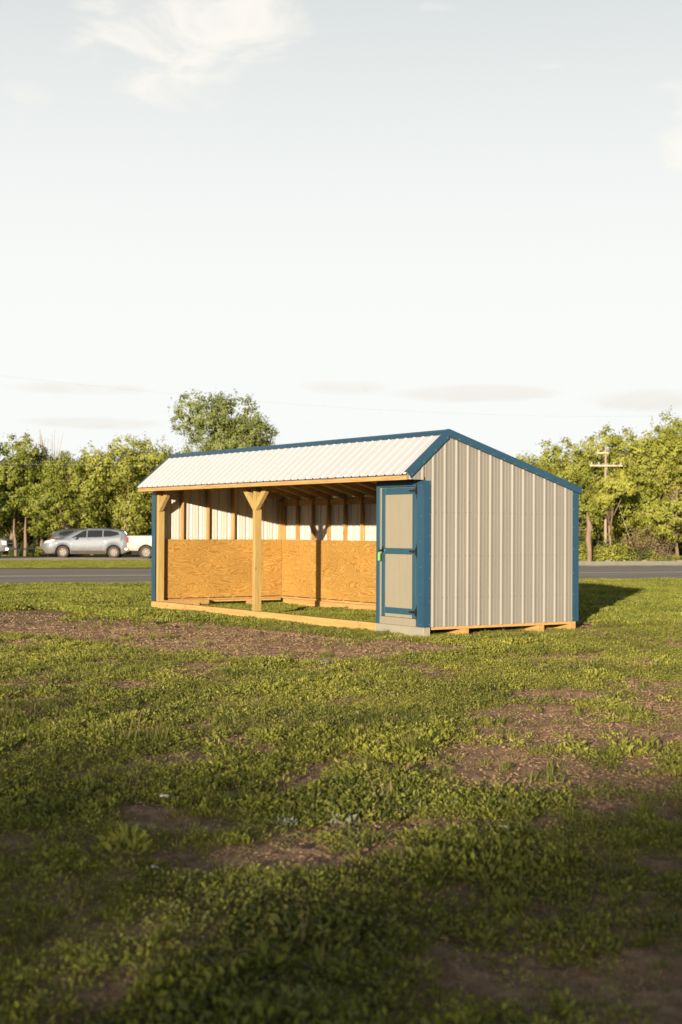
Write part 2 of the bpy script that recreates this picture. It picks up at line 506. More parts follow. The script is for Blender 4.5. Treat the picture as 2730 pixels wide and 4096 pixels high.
def bare(x, y):
    """0 = full weeds, 1 = bare soil"""
    x = np.asarray(x, float); y = np.asarray(y, float)
    jx = (fbm(x, y, 1.1, 4, 5) - .5) * 0.9; jy = (fbm(x, y, 1.1, 4, 9) - .5) * 0.9
    d = np.maximum(in_poly(x + jx * .45, y + jy * .45, DIRT), in_poly(x + jx * .45 + .5 * YF[0], y + jy * .45 + .5 * YF[1], DIRT)).astype(float)
    tuft = fbm(x, y, 1.6, 3, 71)
    d = d * (1 - 0.35 * sstep(.74, .80, tuft))
    for px, py, a, b in PATCH:
        dx, dy = x - px, y - py
        near = math.hypot(px - CAM.x, py - CAM.y) < 8.2
        u = (dx * YR[0] + dy * YR[1] + jx * .35) / (a * (1.0 if near else 1.15)); v = (dx * YF[0] + dy * YF[1] + (.03 if near else .10) + jy * .35) / (b * (1.1 if near else 1.7) + (.05 if near else .13))
        d = np.maximum(d, 0.95 * (1 - sstep(.65, 1.3, np.sqrt(u * u + v * v))))
    # small bare spots everywhere, more on the right foreground
    side = (x - 17.33) * YR[0] + (y + 13.24) * YR[1]
    q = fbm(x, y, 1.5, 4, 33, .6)
    thr = 0.60 - 0.045 * sstep(-.5, 2.5, side)
    d = np.maximum(d, 0.9 * sstep(thr, thr + .05, q))
    return d


def height(x, y):
    x = np.asarray(x, float); y = np.asarray(y, float)
    s = SN[0] * x + SN[1] * y; t = TN[0] * x + TN[1] * y
    z = -0.0046 * np.clip(s - 40, 0, 60)
    right = sstep(13, 20, t)
    z = z - right * 0.75 * sstep(38.0, 40.0, s)
    z = z - 0.06 * (sstep(S_NEAR - .1, S_NEAR + .3, s) - sstep(S_FAR - .3, S_FAR + .1, s))
    return z


def relief(x, y):
    r = np.hypot(x - CAM.x, y - CAM.y)
    near = 1 - sstep(24, 34, r)
    b = bare(x, y)
    z = near * ((fbm(x, y, .55, 3, 1) - .5) * 0.06 + (fbm(x, y, 2.2, 2, 8) - .5) * 0.05 + (fbm(x, y, 7, 3, 2, .6) - .5) * (.014 + .05 * b) + (fbm(x, y, 24, 2, 3, .6) - .5) * (.006 + .026 * b))
    # wheel ruts along the dirt strip
    rut = (y + 3.0 - (x + 3) * 0.13)
    w = in_poly(x, y, DIRT)
    z = z - near * w * 0.035 * (np.exp(-((rut - .9) / .16) ** 2) + np.exp(-((rut + .75) / .16) ** 2))
    shed = sstep(-10.6, -9.5, x) * (1 - sstep(.2, 1.4, x)) * sstep(-1.4, -.2, y) * (1 - sstep(3.3, 4.2, y))
    return z * (1 - .8 * shed) - .035 * shed - .012 * (1 - near)


def axis(segs):
    out = [segs[0][0]]
    for a, b, st in segs:
        n = max(1, int(round((b - a) / st)))
        out += list(np.linspace(a, b, n + 1)[1:])
    return np.array(out)


fa = axis([(-150, -20, 10), (-20, 0, 2), (0, 4, .4), (4, 9, .035), (9, 24, .055), (24, 34, .25), (34, 80, .5), (80, 120, 2), (120, 600, 30)])
la = axis([(-300, -60, 20), (-60, -20, 1.2), (-20, -6, .3), (-6, 6, .05), (6, 20, .3), (20, 60, 1.2), (60, 300, 20)])
FA, LA = np.meshgrid(fa, la, indexing='ij')
GX = CAM.x + YR[0] * LA + YF[0] * FA
GY = CAM.y + YR[1] * LA + YF[1] * FA
GZ = height(GX, GY) + relief(GX, GY)


def grid_mesh(name, X, Y, Z, m, attrs=None):
    nf, nl = X.shape
    me = bpy.data.meshes.new(name)
    co = np.stack([X, Y, Z], -1).reshape(-1, 3)
    i = np.arange((nf - 1) * (nl - 1)); r = i // (nl - 1); c = i % (nl - 1)
    a = r * nl + c
    q = np.stack([a, a + 1, a + nl + 1, a + nl], -1)
    # orient upwards
    p0, p1, p3 = co[q[0, 0]], co[q[0, 1]], co[q[0, 3]]
    if np.cross(p1 - p0, p3 - p0)[2] < 0:
        q = q[:, ::-1]
    me.vertices.add(len(co)); me.vertices.foreach_set('co', co.ravel())
    me.loops.add(q.size); me.loops.foreach_set('vertex_index', q.ravel().astype(np.int32))
    me.polygons.add(len(q)); me.polygons.foreach_set('loop_start', (np.arange(len(q)) * 4).astype(np.int32))
    me.polygons.foreach_set('use_smooth', [True] * len(q))
    me.update(calc_edges=True)
    for k, v in (attrs or {}).items():
        at = me.attributes.new(k, 'FLOAT', 'POINT'); at.data.foreach_set('value', v.ravel().astype(np.float32))
    me.materials.append(m)
    o = bpy.data.objects.new(name, me); link(o)
    return o


def ground_material():
    m = bpy.data.materials.new('soil_and_short_turf'); m.use_nodes = True
    t = m.node_tree; L = t.links.new; b = t.nodes['Principled BSDF']
    setin(b, Roughness=0.95); b.inputs['Specular IOR Level'].default_value = 0.1
    ge = N(t, 'ShaderNodeNewGeometry')
    at = N(t, 'ShaderNodeAttribute', attribute_name='turf')
    n1 = N(t, 'ShaderNodeTexNoise'); setin(n1, Scale=9.0, Detail=8.0, Roughness=0.7); L(ge.outputs['Position'], n1.inputs['Vector'])
    n2 = N(t, 'ShaderNodeTexNoise'); setin(n2, Scale=0.8, Detail=4.0); L(ge.outputs['Position'], n2.inputs['Vector'])
    n3 = N(t, 'ShaderNodeTexNoise'); setin(n3, Scale=70.0, Detail=3.0, Roughness=0.7); L(ge.outputs['Position'], n3.inputs['Vector'])
    r1 = N(t, 'ShaderNodeMapRange'); setin(r1, From_Min=0.35, From_Max=0.68); L(n1.outputs['Fac'], r1.inputs['Value'])
    soil = N(t, 'ShaderNodeMix', data_type='RGBA'); soil.inputs['A'].default_value = (0.175, 0.108, 0.066, 1); soil.inputs['B'].default_value = (0.37, 0.245, 0.155, 1)
    L(r1.outputs[0], soil.inputs['Factor'])
    # straw flecks
    r3 = N(t, 'ShaderNodeMapRange'); setin(r3, From_Min=0.64, From_Max=0.70, To_Max=0.6); L(n3.outputs['Fac'], r3.inputs['Value'])
    fl = N(t, 'ShaderNodeMix', data_type='RGBA'); fl.inputs['B'].default_value = (0.3496, 0.2508, 0.152, 1)
    L(soil.outputs['Result'], fl.inputs['A']); L(r3.outputs[0], fl.inputs['Factor'])
    turf = N(t, 'ShaderNodeMix', data_type='RGBA'); turf.inputs['A'].default_value = (0.0912, 0.1064, 0.02128, 1); turf.inputs['B'].default_value = (0.152, 0.1558, 0.0418, 1)
    L(r1.outputs[0], turf.inputs['Factor'])
    dryt = N(t, 'ShaderNodeMix', data_type='RGBA'); dryt.inputs['B'].default_value = (0.1292, 0.0988, 0.0456, 1)
    r2 = N(t, 'ShaderNodeMapRange'); setin(r2, From_Min=0.5, From_Max=0.7, To_Max=0.6); L(n2.outputs['Fac'], r2.inputs['Value'])
    L(turf.outputs['Result'], dryt.inputs['A']); L(r2.outputs[0], dryt.inputs['Factor'])
    mx = N(t, 'ShaderNodeMix', data_type='RGBA'); L(at.outputs['Fac'], mx.inputs['Factor']); L(fl.outputs['Result'], mx.inputs['A']); L(dryt.outputs['Result'], mx.inputs['B'])
    L(mx.outputs['Result'], b.inputs['Base Color'])
    bp = N(t, 'ShaderNodeBump'); setin(bp, Strength=0.6, Distance=0.02); L(n3.outputs['Fac'], bp.inputs['Height']); L(bp.outputs[0], b.inputs['Normal'])
    return m


rr = np.hypot(GX - CAM.x, GY - CAM.y)
turf = sstep(20, 34, rr) * (1 - .6 * sstep(.56, .66, fbm(GX, GY, .25, 3, 44)))
turf = np.maximum(turf, 0)
ground = grid_mesh('ground', GX, GY, GZ, ground_material(), {'turf': turf})
tag(ground, 'brown soil ground under weeds and short turf', kind='structure')


def strip(name, s0, s1, t0, t1, dz, m, ns=None, nt=None):
    ss = np.linspace(s0, s1, ns or 12); ts = np.linspace(t0, t1, nt or 120)
    S, T = np.meshgrid(ss, ts, indexing='ij')
    X = SN[0] * S + TN[0] * T; Y = SN[1] * S + TN[1] * T
    Z = -0.0046 * np.clip(S - 40, 0, 60) + dz
    return grid_mesh(name, X, Y, Z, m)


def asphalt():
    m = bpy.data.materials.new('worn_asphalt'); m.use_nodes = True
    t = m.node_tree; L = t.links.new; b = t.nodes['Principled BSDF']
    setin(b, Roughness=0.85)
    ge = N(t, 'ShaderNodeNewGeometry')
    mp = N(t, 'ShaderNodeMapping'); mp.inputs['Rotation'].default_value = (0, 0, ANG); mp.inputs['Scale'].default_value = (1.0, 0.03, 1.0)
    L(ge.outputs['Position'], mp.inputs[0])
    n1 = N(t, 'ShaderNodeTexNoise'); setin(n1, Scale=0.55, Detail=5.0, Roughness=0.6); L(mp.outputs[0], n1.inputs['Vector'])
    r = N(t, 'ShaderNodeMapRange'); setin(r, From_Min=0.32, From_Max=0.68); L(n1.outputs['Fac'], r.inputs['Value'])
    mx = N(t, 'ShaderNodeMix', data_type='RGBA'); mx.inputs['A'].default_value = (0.1368, 0.114, 0.095, 1); mx.inputs['B'].default_value = (0.2432, 0.2052, 0.1672, 1)
    L(r.outputs[0], mx.inputs['Factor'])
    n2 = N(t, 'ShaderNodeTexNoise'); setin(n2, Scale=25.0, Detail=3.0); L(ge.outputs['Position'], n2.inputs['Vector'])
    r2 = N(t, 'ShaderNodeMapRange'); setin(r2, To_Min=0.75, To_Max=1.25); L(n2.outputs['Fac'], r2.inputs['Value'])
    ml = N(t, 'ShaderNodeVectorMath', operation='SCALE'); L(mx.outputs['Result'], ml.inputs[0]); L(r2.outputs[0], ml.inputs['Scale'])
    L(ml.outputs[0], b.inputs['Base Color'])
    return m


road = strip('road', S_NEAR, S_FAR, -60, 120, -0.01, asphalt())
tag(road, 'grey asphalt highway behind the shed', kind='structure')
paint_w = mat('white_road_paint', (0.532, 0.5016, 0.4408), rough=.7, var=.25, nscale=3)
paint_y = mat('yellow_road_paint', (0.3192, 0.1824, 0.0456), rough=.7, var=.25, nscale=3)
rm = strip('road_edge_line', 28.45, 28.95, -60, 120, -0.004, paint_w, 2)
tag(rm, 'worn white line along the highway', kind='structure')
rm = strip('road_centre_line', 33.6, 33.74, -60, 120, -0.004, paint_y, 2)
tag(rm, 'faded yellow line along the highway', kind='structure')
gravel = strip('gravel_pull_off', 56.5, 68, -60, 19, 0.012, mat('pale_gravel', (0.46, 0.40, 0.32), rough=.9, var=.3, nscale=2.5, bump=.5, bscale=20), 24)
tag(gravel, 'pale gravel strip where the vehicles are parked', kind='structure')
verge = strip('shoulder', S_FAR + .15, S_FAR + .9, -60, 120, 0.006, mat('dusty_shoulder', (0.1976, 0.152, 0.1064), rough=.95, var=.3, nscale=2), 3)
tag(verge, 'dusty shoulder at the far edge of the highway', kind='structure')


def gz(x, y):
    return float(height(np.array([x]), np.array([y]))[0] + relief(np.array([x]), np.array([y]))[0])


def at_col(u, d):
    """ground point in the vertical plane through native column u, at forward distance d"""
    p = CAM + (FW + RT * ((u - 1365) / FPX)) * d
    return Vector((p.x, p.y, gz(p.x, p.y)))


# ------------------------------------------------------------------ the shed
LEN, YB, YFR = 9.24, 3.13, -0.035
RY, RZ = 0.409, 3.159            # ridge, top of the trim
EY, EZ = -0.40, 2.475            # front eave
BY, BZ = 3.215, 2.31             # back eave
SF = (RZ - EZ) / (RY - EY)
SB = (RZ - BZ) / (BY - RY)
ZT, ZTOP = 0.104, 2.352
shed = empty('loafing_shed', (0, 0, 0))
tag(shed, 'open fronted portable shed with taupe metal siding, blue trim and white roof on the grass', 'shed')


def roof_z(y, drop=0.03):
    return (RZ - drop - SF * (RY - y)) if y < RY else (RZ - drop - SB * (y - RY))


RIB = 0.2286


def rib_profile(u0, u1, phase, amp=0.019):
    """(u, height) points of ribbed sheet between u0 and u1"""
    pts = [u0, u1]
    k0 = int(math.floor((u0 - phase) / RIB)) - 1
    out = {}
    for k in range(k0, int((u1 - u0) / RIB) + k0 + 4):
        c = phase + k * RIB
        for du, h in ((-.032, 0), (-.012, amp), (.012, amp), (.032, 0), (RIB * .36 - .010, 0), (RIB * .36 - .004, .0035), (RIB * .36 + .004, .0035), (RIB * .36 + .010, 0),
                      (RIB * .64 - .010, 0), (RIB * .64 - .004, .0035), (RIB * .64 + .004, .0035), (RIB * .64 + .010, 0)):
            out[round(c + du, 5)] = h
    ks = sorted(out)
    res = []

    def hat(u):
        for a, b in zip(ks, ks[1:]):
            if a <= u <= b:
                return out[a] + (out[b] - out[a]) * (u - a) / (b - a)
        return 0
    res = [(u0, hat(u0))] + [(u, out[u]) for u in ks if u0 + 1e-4 < u < u1 - 1e-4] + [(u1, hat(u1))]
    return res


def wall_sheet(name, axis_, plane, outward, u0, u1, phase, zb, zt_fn, mats, parent, extra=()):
    """upright ribbed sheet. axis_ 'y': runs along Y in plane X; 'x': runs along X in plane Y"""
    prof = rib_profile(u0, u1, phase)
    for e in extra:
        if u0 < e < u1:
            for (a, ha), (b, hb) in zip(list(prof), list(prof)[1:]):
                if a < e < b:
                    prof.append((e, ha + (hb - ha) * (e - a) / (b - a)))
    prof.sort()
    mb = MB()
    n = len(prof)
    vs = []
    th = 0.0015
    for lay in (0, 1):
        for u, h in prof:
            off = plane + outward * (h - lay * th)
            zz0 = zb(u) if callable(zb) else zb
            for z in (zz0, zt_fn(u)):
                vs.append((off, u, z) if axis_ == 'y' else (u, off, z))
    f0 = [(2 * i, 2 * i + 2, 2 * i + 3, 2 * i + 1) for i in range(n - 1)]
    f1 = [tuple(2 * n + j for j in reversed(f)) for f in f0]
    flip = (axis_ == 'y' and outward < 0) or (axis_ == 'x' and outward > 0)
    if flip:
        f0 = [tuple(reversed(f)) for f in f0]; f1 = [tuple(reversed(f)) for f in f1]
    mb.add(vs, f0, 0)
    mb.f += f1; mb.m += [1] * len(f1)
    return mb.build(name, mats, parent, fix=False)


tan2 = [M['tan_metal'], M['cream_metal']]
gable_top = lambda y: roof_z(y, 0.055)
y0 = 0.136 - RIB / 2
ys = [y0 - .0, y0 + 4 * RIB, y0 + 8 * RIB, YB]
# right gable, four sheets; the first runs from the corner trim
edges = [YFR] + [y0 + 4 * RIB * k for k in (1, 2)] + [y0 + RIB * 12.0]
edges = [YFR, y0 + 3 * RIB, y0 + 7 * RIB, y0 + 11 * RIB, YB]
for a, b in zip(edges, edges[1:]):
    wall_sheet('wall_panel', 'y', 0.0, 1, a, b, 0.136, ZT, gable_top, tan2, shed, (RY,))
# the piece of sheet above the corner that fills the overhang
wall_sheet('overhang_panel', 'y', 0.0, 1, EY + .03, YFR - .0005, 0.136 - 3 * RIB + .02, ZTOP + .012, lambda y: max(roof_z(y, 0.055), ZTOP + .013), tan2, shed)
# left gable
for a, b in zip(edges, edges[1:]):
    wall_sheet('wall_panel', 'y', -LEN, -1, a, b, 0.136, ZT, gable_top, tan2, shed, (RY,))
wall_sheet('overhang_panel', 'y', -LEN, -1, EY + .03, YFR - .0005, 0.136, ZTOP + .012, lambda y: max(roof_z(y, 0.055), ZTOP + .013), tan2, shed)
# back wall sheets
nb = 10
for k in range(nb):
    a = -LEN + k * .924; b = a + .924
    wall_sheet('wall_panel', 'x', YB, 1, a, b, -LEN + .12, ZT, lambda x: roof_z(YB, 0.06), tan2, shed)

# roof sheets: local u along X, v along the slope
w2 = [M['white_metal'], M['cream_metal']]
for k in range(10):
    a = -LEN - .02 + k * (LEN + .04) / 10; b = a + (LEN + .04) / 10
    prof = rib_profile(a, b, -LEN + .05)
    for (ya, yb2) in ((EY - .015, RY), (RY, BY + .01)):
        mb = MB(); vs = []
        n = len(prof)
        sl = SF if yb2 == RY else -SB
        nx = Vector((0, -sl, 1)).normalized()
        for lay in (0, 1):
            for u, h in prof:
                for y in (ya, yb2):
                    p = Vector((u, y, roof_z(y, 0.024))) + nx * (h * .95 - lay * .0015)
                    vs.append(p)
        f0 = [(2 * i, 2 * i + 2, 2 * i + 3, 2 * i + 1) for i in range(n - 1)]
        mb.add(vs, f0, 0)
        f1 = [tuple(2 * n + j for j in reversed(f)) for f in f0]
        mb.f += f1; mb.m += [1] * len(f1)
        mb.build('roof_panel', w2, shed, fix=False)

# ridge cap
mb = MB()
cap = []
for y, dz in ((RY - .105, .012), (RY - .098, .016), (RY - .055, .016), (RY - .045, .022), (RY, .010), (RY + .05, .016), (RY + .105, .012)):
    cap.append((y, roof_z(y, 0.012) + dz))
vs = []
for x in (-LEN - .045, .045):
    for y, z in cap:
        vs.append((x, y, z))
    for y, z in cap:
        vs.append((x, y, z - .003))
n = len(cap)
fs = []
for i in range(n - 1):
    fs.append((i, i + 1, 2 * n + i + 1, 2 * n + i)); fs.append((n + i, 3 * n + i, 3 * n + i + 1, n + i + 1))
fs += [(0, 2 * n, 3 * n, n), (n - 1, 2 * n - 1, 4 * n - 1, 3 * n - 1)]
fs += [tuple(range(n)) + tuple(reversed(range(n, 2 * n)))]
fs += [tuple(2 * n + i for i in range(n)) + tuple(reversed([3 * n + i for i in range(n)]))]
mb.add(vs, fs)
mb.build('ridge_cap', M['blue_metal'], shed)

# rake trims: a face board of folded metal plus a flange lying on the roof
for side, xw in ((1, 0.022), (-1, -LEN - .022)):
    for (ya, yb2, sl) in ((EY, RY, SF), (RY, BY, -SB)):
        nx = Vector((0, -sl, 1)).normalized()
        d = Vector((0, 1, sl)).normalized()
        mb = MB()
        FH = 0.112
        a0 = Vector((0, ya, roof_z(ya, 0.0))); b0 = Vector((0, yb2, roof_z(yb2, 0.0)))
        if sl > 0:  # mitre at the ridge is upright, cut at the eave is square
            a1 = a0 - nx * FH + d * 0.0
            b1 = b0 - Vector((0, 0, 1)) * (FH / nx.z)
        else:
            a1 = a0 - Vector((0, 0, 1)) * (FH / nx.z)
            b1 = b0 - nx * FH
        xo = xw + side * .02
        th = side * -.004
        face = [(xo, a0.y, a0.z), (xo, b0.y, b0.z), (xo, b1.y, b1.z), (xo, a1.y, a1.z)]
        mb.prism(face, (th, 0, 0))
        # top flange
        fl = [(xo, a0.y, a0.z), (xo, b0.y, b0.z), (xo - side * .075, b0.y, b0.z), (xo - side * .075, a0.y, a0.z)]
        mb.prism(fl, (0, nx.y * .003, nx.z * .003))
        # foot return against the wall
        mb.prism([(xo, a1.y, a1.z), (xo, b1.y, b1.z), (xo - side * .02, b1.y, b1.z), (xo - side * .02, a1.y, a1.z)], (0, nx.y * .003, nx.z * .003))
        o = mb.build('rake_trim', M['blue_metal'], shed)

# corner trims (folded metal), near right corner, back right, left corners
def corner(name, x, y, sx, sy, zb, zt_, fx=.09, fy=.09):
    """x,y corner; sx,sy direction of the outward faces"""
    mb = MB()
    e = .022
    mb.box(min(x + sx * e, x - sx * fx), max(x + sx * e, x - sx * fx), min(y + sy * e, y + sy * (e - .004)), max(y + sy * e, y + sy * (e - .004)), zb, zt_)
    mb.box(min(x + sx * e, x + sx * (e - .004)), max(x + sx * e, x + sx * (e - .004)), min(y + sy * (e - .004), y - sy * fy), max(y + sy * (e - .004), y - sy * fy), zb, zt_)
    return mb.build(name, M['blue_metal'], shed)


corner('corner_trim', 0.0, YFR, 1, -1, ZT, ZTOP, fx=.115, fy=.10)
corner('corner_trim', 0.0, YB, 1, 1, ZT, roof_z(YB, .05), fx=.09, fy=.115)
corner('corner_trim', -LEN, YB, -1, 1, ZT, roof_z(YB, .05))
corner('corner_trim', -LEN, YFR, -1, -1, ZT, ZTOP, fx=.148, fy=.09)

# screws on the trims
mb = MB()
random.seed(3)
def screw(mb, c, ax, r=.006):
    c = Vector(c)
    if ax == 'x':
        mb.lathe_ = None
        vs = [c + Vector((0, r * math.cos(a), r * math.sin(a))) for a in [i * math.pi / 3 for i in range(6)]]
        mb.prism(vs, (.006, 0, 0))
    else:
        vs = [c + Vector((r * math.cos(a), 0, r * math.sin(a))) for a in [i * math.pi / 3 for i in range(6)]]
        mb.prism(vs, (0, -.006, 0))
for z in (.16, .5, .86, 1.22, 1.5, 1.85, 2.1, 2.3):
    screw(mb, (.0225, .052, z + random.uniform(-.02, .02)), 'x')
for z in (.16, .62, 1.0, 1.42, 1.8, 2.28):
    screw(mb, (-.055, YFR - .0225, z + random.uniform(-.02, .02)), 'y')
for z in (.16, .55, .9, 1.3, 1.65, 1.95, 2.2):
    screw(mb, (.0225, YB - .10, z), 'x')
for k in range(-2, 12):
    y = .136 + k * RIB
    if y < YB - .05:
        screw(mb, (.0425, y + .01, roof_z(y, 0.0) - .098), 'x', .006)
o = mb.build('screws', M['screw'], shed)
o['kind'] = 'stuff'
mb = MB()
for z in (.55, 1.2, 1.87):
    for k in range(0, 13):
        screw(mb, (.0005, .136 + k * RIB - .045, z), 'x', .006)
        screw(mb, (.0005, .136 + k * RIB + .045, z), 'x', .006)
o = mb.build('siding_screws', mat('weathered_screw', (0.11, 0.085, 0.06), rough=.6), shed); o['kind'] = 'stuff'

# eave beam and soffit edge
MB().box(-LEN - .0, -.018, EY + .012, EY + .050, EZ - .118, EZ - .038).build('fascia_board', M['wood_x'], shed, bevel=.002)
# drip edge: dark closure under the roof sheet
MB().box(-LEN + .0, -.018, EY + .006, EY + .0105, EZ - .050, EZ - .036).build('eave_drip_edge', M['blue_metal'], shed)

# rafters every 0.61 m: one rafter for the short front slope and one for the long back slope
for k in range(16):
    x = -LEN + .05 + .61 * k if k < 15 else -.05
    if k == 15 or x < -.1:
        h = .10
        d = (h / 2 + .012)
        MB().beam((x, EY + .055, roof_z(EY + .055, .024) - d / math.cos(math.atan(SF))), (x, RY - .02, roof_z(RY - .02, .024) - d / math.cos(math.atan(SF))), .038, h).build('rafter', M['wood_y'], shed, bevel=.002)
        MB().beam((x, RY - .02, roof_z(RY, .024) - .005 - d / math.cos(math.atan(SB))), (x, YB - .02, roof_z(YB - .02, .024) - .0 - d / math.cos(math.atan(SB))), .038, h).build('rafter', M['wood_y'], shed, bevel=.002)
# wall studs, back wall: depth .089 in Y
ZP = 0.145
bt = roof_z(YB - .05, .024) - .115
IN = .089
for k in range(16):
    x = -LEN + .05 + .61 * k if k < 15 else -.05
    MB().box(x - .019, x + .019, YB - .095, YB - .006, ZP, bt).build('stud', M['wood_z'], shed, bevel=.002)
# doubled corner studs in the left rear corner
MB().box(-LEN + .075, -LEN + .113, YB - .095, YB - .006, ZP + .001, bt).build('stud', M['wood_z'], shed, bevel=.002)
# blocking between the rafters over the back wall
for k in range(15):
    xa = -LEN + .05 + .61 * k + .020; xb = (-LEN + .05 + .61 * (k + 1) if k < 14 else -.05) - .020
    MB().box(xa, xb, YB - .050, YB - .012, bt - .10, bt + .02).build('blocking', M['wood_x'], shed, bevel=.002)
# side wall studs
for sx, xs in ((1, -LEN + .006), (-1, -.006)):
    for k in range(1, 5):
        y = .61 * k
        z1 = roof_z(y, .024) - .12
        MB().box(min(xs, xs + sx * .089), max(xs, xs + sx * .089), y - .019, y + .019, ZP, z1).build('stud', M['wood_z'], shed, bevel=.002)
    MB().box(min(xs, xs + sx * .089), max(xs, xs + sx * .089), YB - .137, YB - .099, ZP, roof_z(YB, .024) - .12).build('stud', M['wood_z'], shed, bevel=.002)
    # bottom plates
    MB().box(min(xs, xs + sx * .089), max(xs, xs + sx * .089), .12, YB - .10, .104, ZP - .001).build('bottom_plate', M['treated_x'], shed, bevel=.002)
    MB().box(min(xs, xs + sx * .06), max(xs, xs + sx * .06), .13, YB - .10, .062, .1035).build('bottom_plate', M['treated_x'], shed, bevel=.002)
xs = -LEN + .10
while xs < -.15:
    MB().box(xs, min(xs + .585, -.1), YB - .095, YB - .006, .104, ZP - .001).build('bottom_plate', M['wood_x'], shed, bevel=.003)
    xs += .61
# plywood kick walls inside
ZK = .161
px0 = -LEN + .097
ply = lambda *b: MB().box(*b).build('plywood_panel', M['ply'], shed, bevel=.001)
ply(px0, px0 + .012, .115, 2.552, ZK, ZK + 1.22)
ply(px0, px0 + .0125, 2.556, YB - .112, ZK, ZK + 1.22)
yb_ = YB - .097
ply(px0 + .014, px0 + 2.44, yb_ - .012, yb_, ZK, ZK + 1.22)
ply(px0 + 2.444, px0 + 4.88, yb_ - .0125, yb_, ZK, ZK + 1.22)
ply(px0 + 4.884, px0 + 7.32, yb_ - .012, yb_, ZK, ZK + 1.22)
ply(px0 + 7.324, -1.27, yb_ - .0125, yb_, ZK, ZK + 1.22)
# tack room partition, studs and plywood
for k in range(6):
    y = .12 + .58 * k
    z1 = roof_z(y, .024) - .13
    MB().box(-1.256, -1.218, y - .019, y + .07, ZP, z1).build('stud', M['wood_z'], shed)
MB().prism([(-1.270, .0, .15), (-1.270, YB - .12, .15), (-1.270, YB - .12, roof_z(YB - .12, .15)), (-1.270, RY, RZ - .15), (-1.270, .0, roof_z(0, .15))], (.012, 0, 0)).build('partition_panel', M['ply'], shed)

# skids (runners) along the length
def skid(y, name='skid', m=None, x0=-LEN - .03, x1=.012, z1=.103, w=.13):
    return MB().box(x0, x1, y, y + w, -.05, z1).build(name, m or M['treated_x'], shed, bevel=.006)
o = skid(-.055, x1=-1.257)
MB().box(-1.2565, .016, -.058, .075, -.05, .1035).build('painted_skid_end', M['skid_paint'], shed, bevel=.006)
skid(.71, x0=-1.25, x1=.012, z1=.0615)
skid(2.28, x0=-1.25, x1=.012, z1=.0615)
skid(.78, x1=-LEN + .30, z1=.0615)
skid(2.20, x1=-LEN + .42, z1=.0615)
skid(2.97, x0=-LEN + .25, z1=.1025)
# short blocks at the left end
MB().box(-LEN + .0, -LEN + .09, -.04, .11, .1045, .150).build('block', M['treated_z'], shed, bevel=.004)
MB().box(-LEN + .16, -LEN + .26, .10, 1.15, .03, .125).build('block', M['treated_x'], shed, bevel=.004)

# posts and braces
def post(x, zt_):
    o = MB().box(x - .0445, x + .0445, -.035, .105, ZT + .0, zt_).build('post', M['treated_z'], shed, bevel=.004)
    return o
zb_ = EZ - .10
zpost = 2.37
for i, x in enumerate((-9.045, -5.14)):
    p = post(x, zpost)
    for sgn in ((1,) if i == 0 else (-1, 1)):
        a = Vector((x + sgn * .02, -.005, zpost - .44)); b = Vector((x + sgn * .36, -.005, zpost - .045))
        # mitred brace: foot upright on the post, top level under the header
        hw = .055
        pl = [(x + sgn * .046, -.030, 1.94), (x + sgn * .046, -.030, 2.10), (x + sgn * .290, -.030, 2.335), (x + sgn * .450, -.030, 2.335)]
        MB().prism(pl, (0, .085, 0)).build('brace', M['treated_z'], p, bevel=.003)
# header beam over the opening
MB().box(-LEN + .03, -1.27, -.02, .07, zpost + .001, zpost + .14).build('header_beam', M['wood_x'], shed, bevel=.003)

# front wall of the tack room
FY = YFR
fw = -1.256
MB().box(fw + .002, -.004, FY + .030, FY + .045, ZT + .005, ZTOP + .08).build('front_wall_board', M['siding'], shed)
# blue trim board left, header, corner board
MB().box(fw, fw + .093, FY - .012, FY + .028, ZT, ZTOP - .045).build('trim_board', M['blue_paint'], shed, bevel=.003)
MB().box(fw + .0005, -.196, FY - .0115, FY + .028, 2.268, ZTOP + .06).build('door_header', M['blue_paint'], shed, bevel=.003)
MB().box(-.195, -.0, FY - .0125, FY + .028, ZT, ZTOP + .055).build('trim_board', M['blue_paint'], shed, bevel=.003)
MB().box(fw + .094, fw + .150, FY + .0, FY + .029, .225, 2.262).build('door_jamb', M['siding'], shed)
MB().box(fw + .094, -.196, FY - .004, FY + .029, .105, .222).build('sill_board', M['siding'], shed, bevel=.003)

# door
dx0, dx1, dz0, dz1 = fw + .155, -.200, .228, 2.255
door = MB().box(dx0, dx1, FY + .001, FY + .027, dz0, dz1).build('door', M['siding'], shed)
# grooved siding boards between the rails
pxa, pxb = dx0 + .088, dx1 - .092
def siding(z0, z1):
    xs_ = [pxa, pxa + .155, pxa + .355, pxa + .565, pxb]
    for a, b in zip(xs_, xs_[1:]):
        MB().box(a + (.004 if a > pxa else 0), b - (.004 if b < pxb else 0), FY - .006, FY + .0005, z0, z1).build('siding_board', M['siding'], door, bevel=.002)
siding(1.309, 2.15)
siding(.375, 1.215)
siding(.229, .278)
MB().box(dx0, pxa - .001, FY - .014, FY + .0005, dz0, dz1).build('stile', M['blue_paint'], door, bevel=.002)
MB().box(pxb + .001, dx1, FY - .014, FY + .0005, dz0 - .0, dz1).build('stile', M['blue_paint'], door, bevel=.002)
for z0, z1 in ((2.152, dz1), (1.217, 1.307), (.280, .373)):
    MB().box(pxa - .0005, pxb + .0005, FY - .0135, FY + .0005, z0, z1).build('rail', M['blue_paint'], door, bevel=.002)
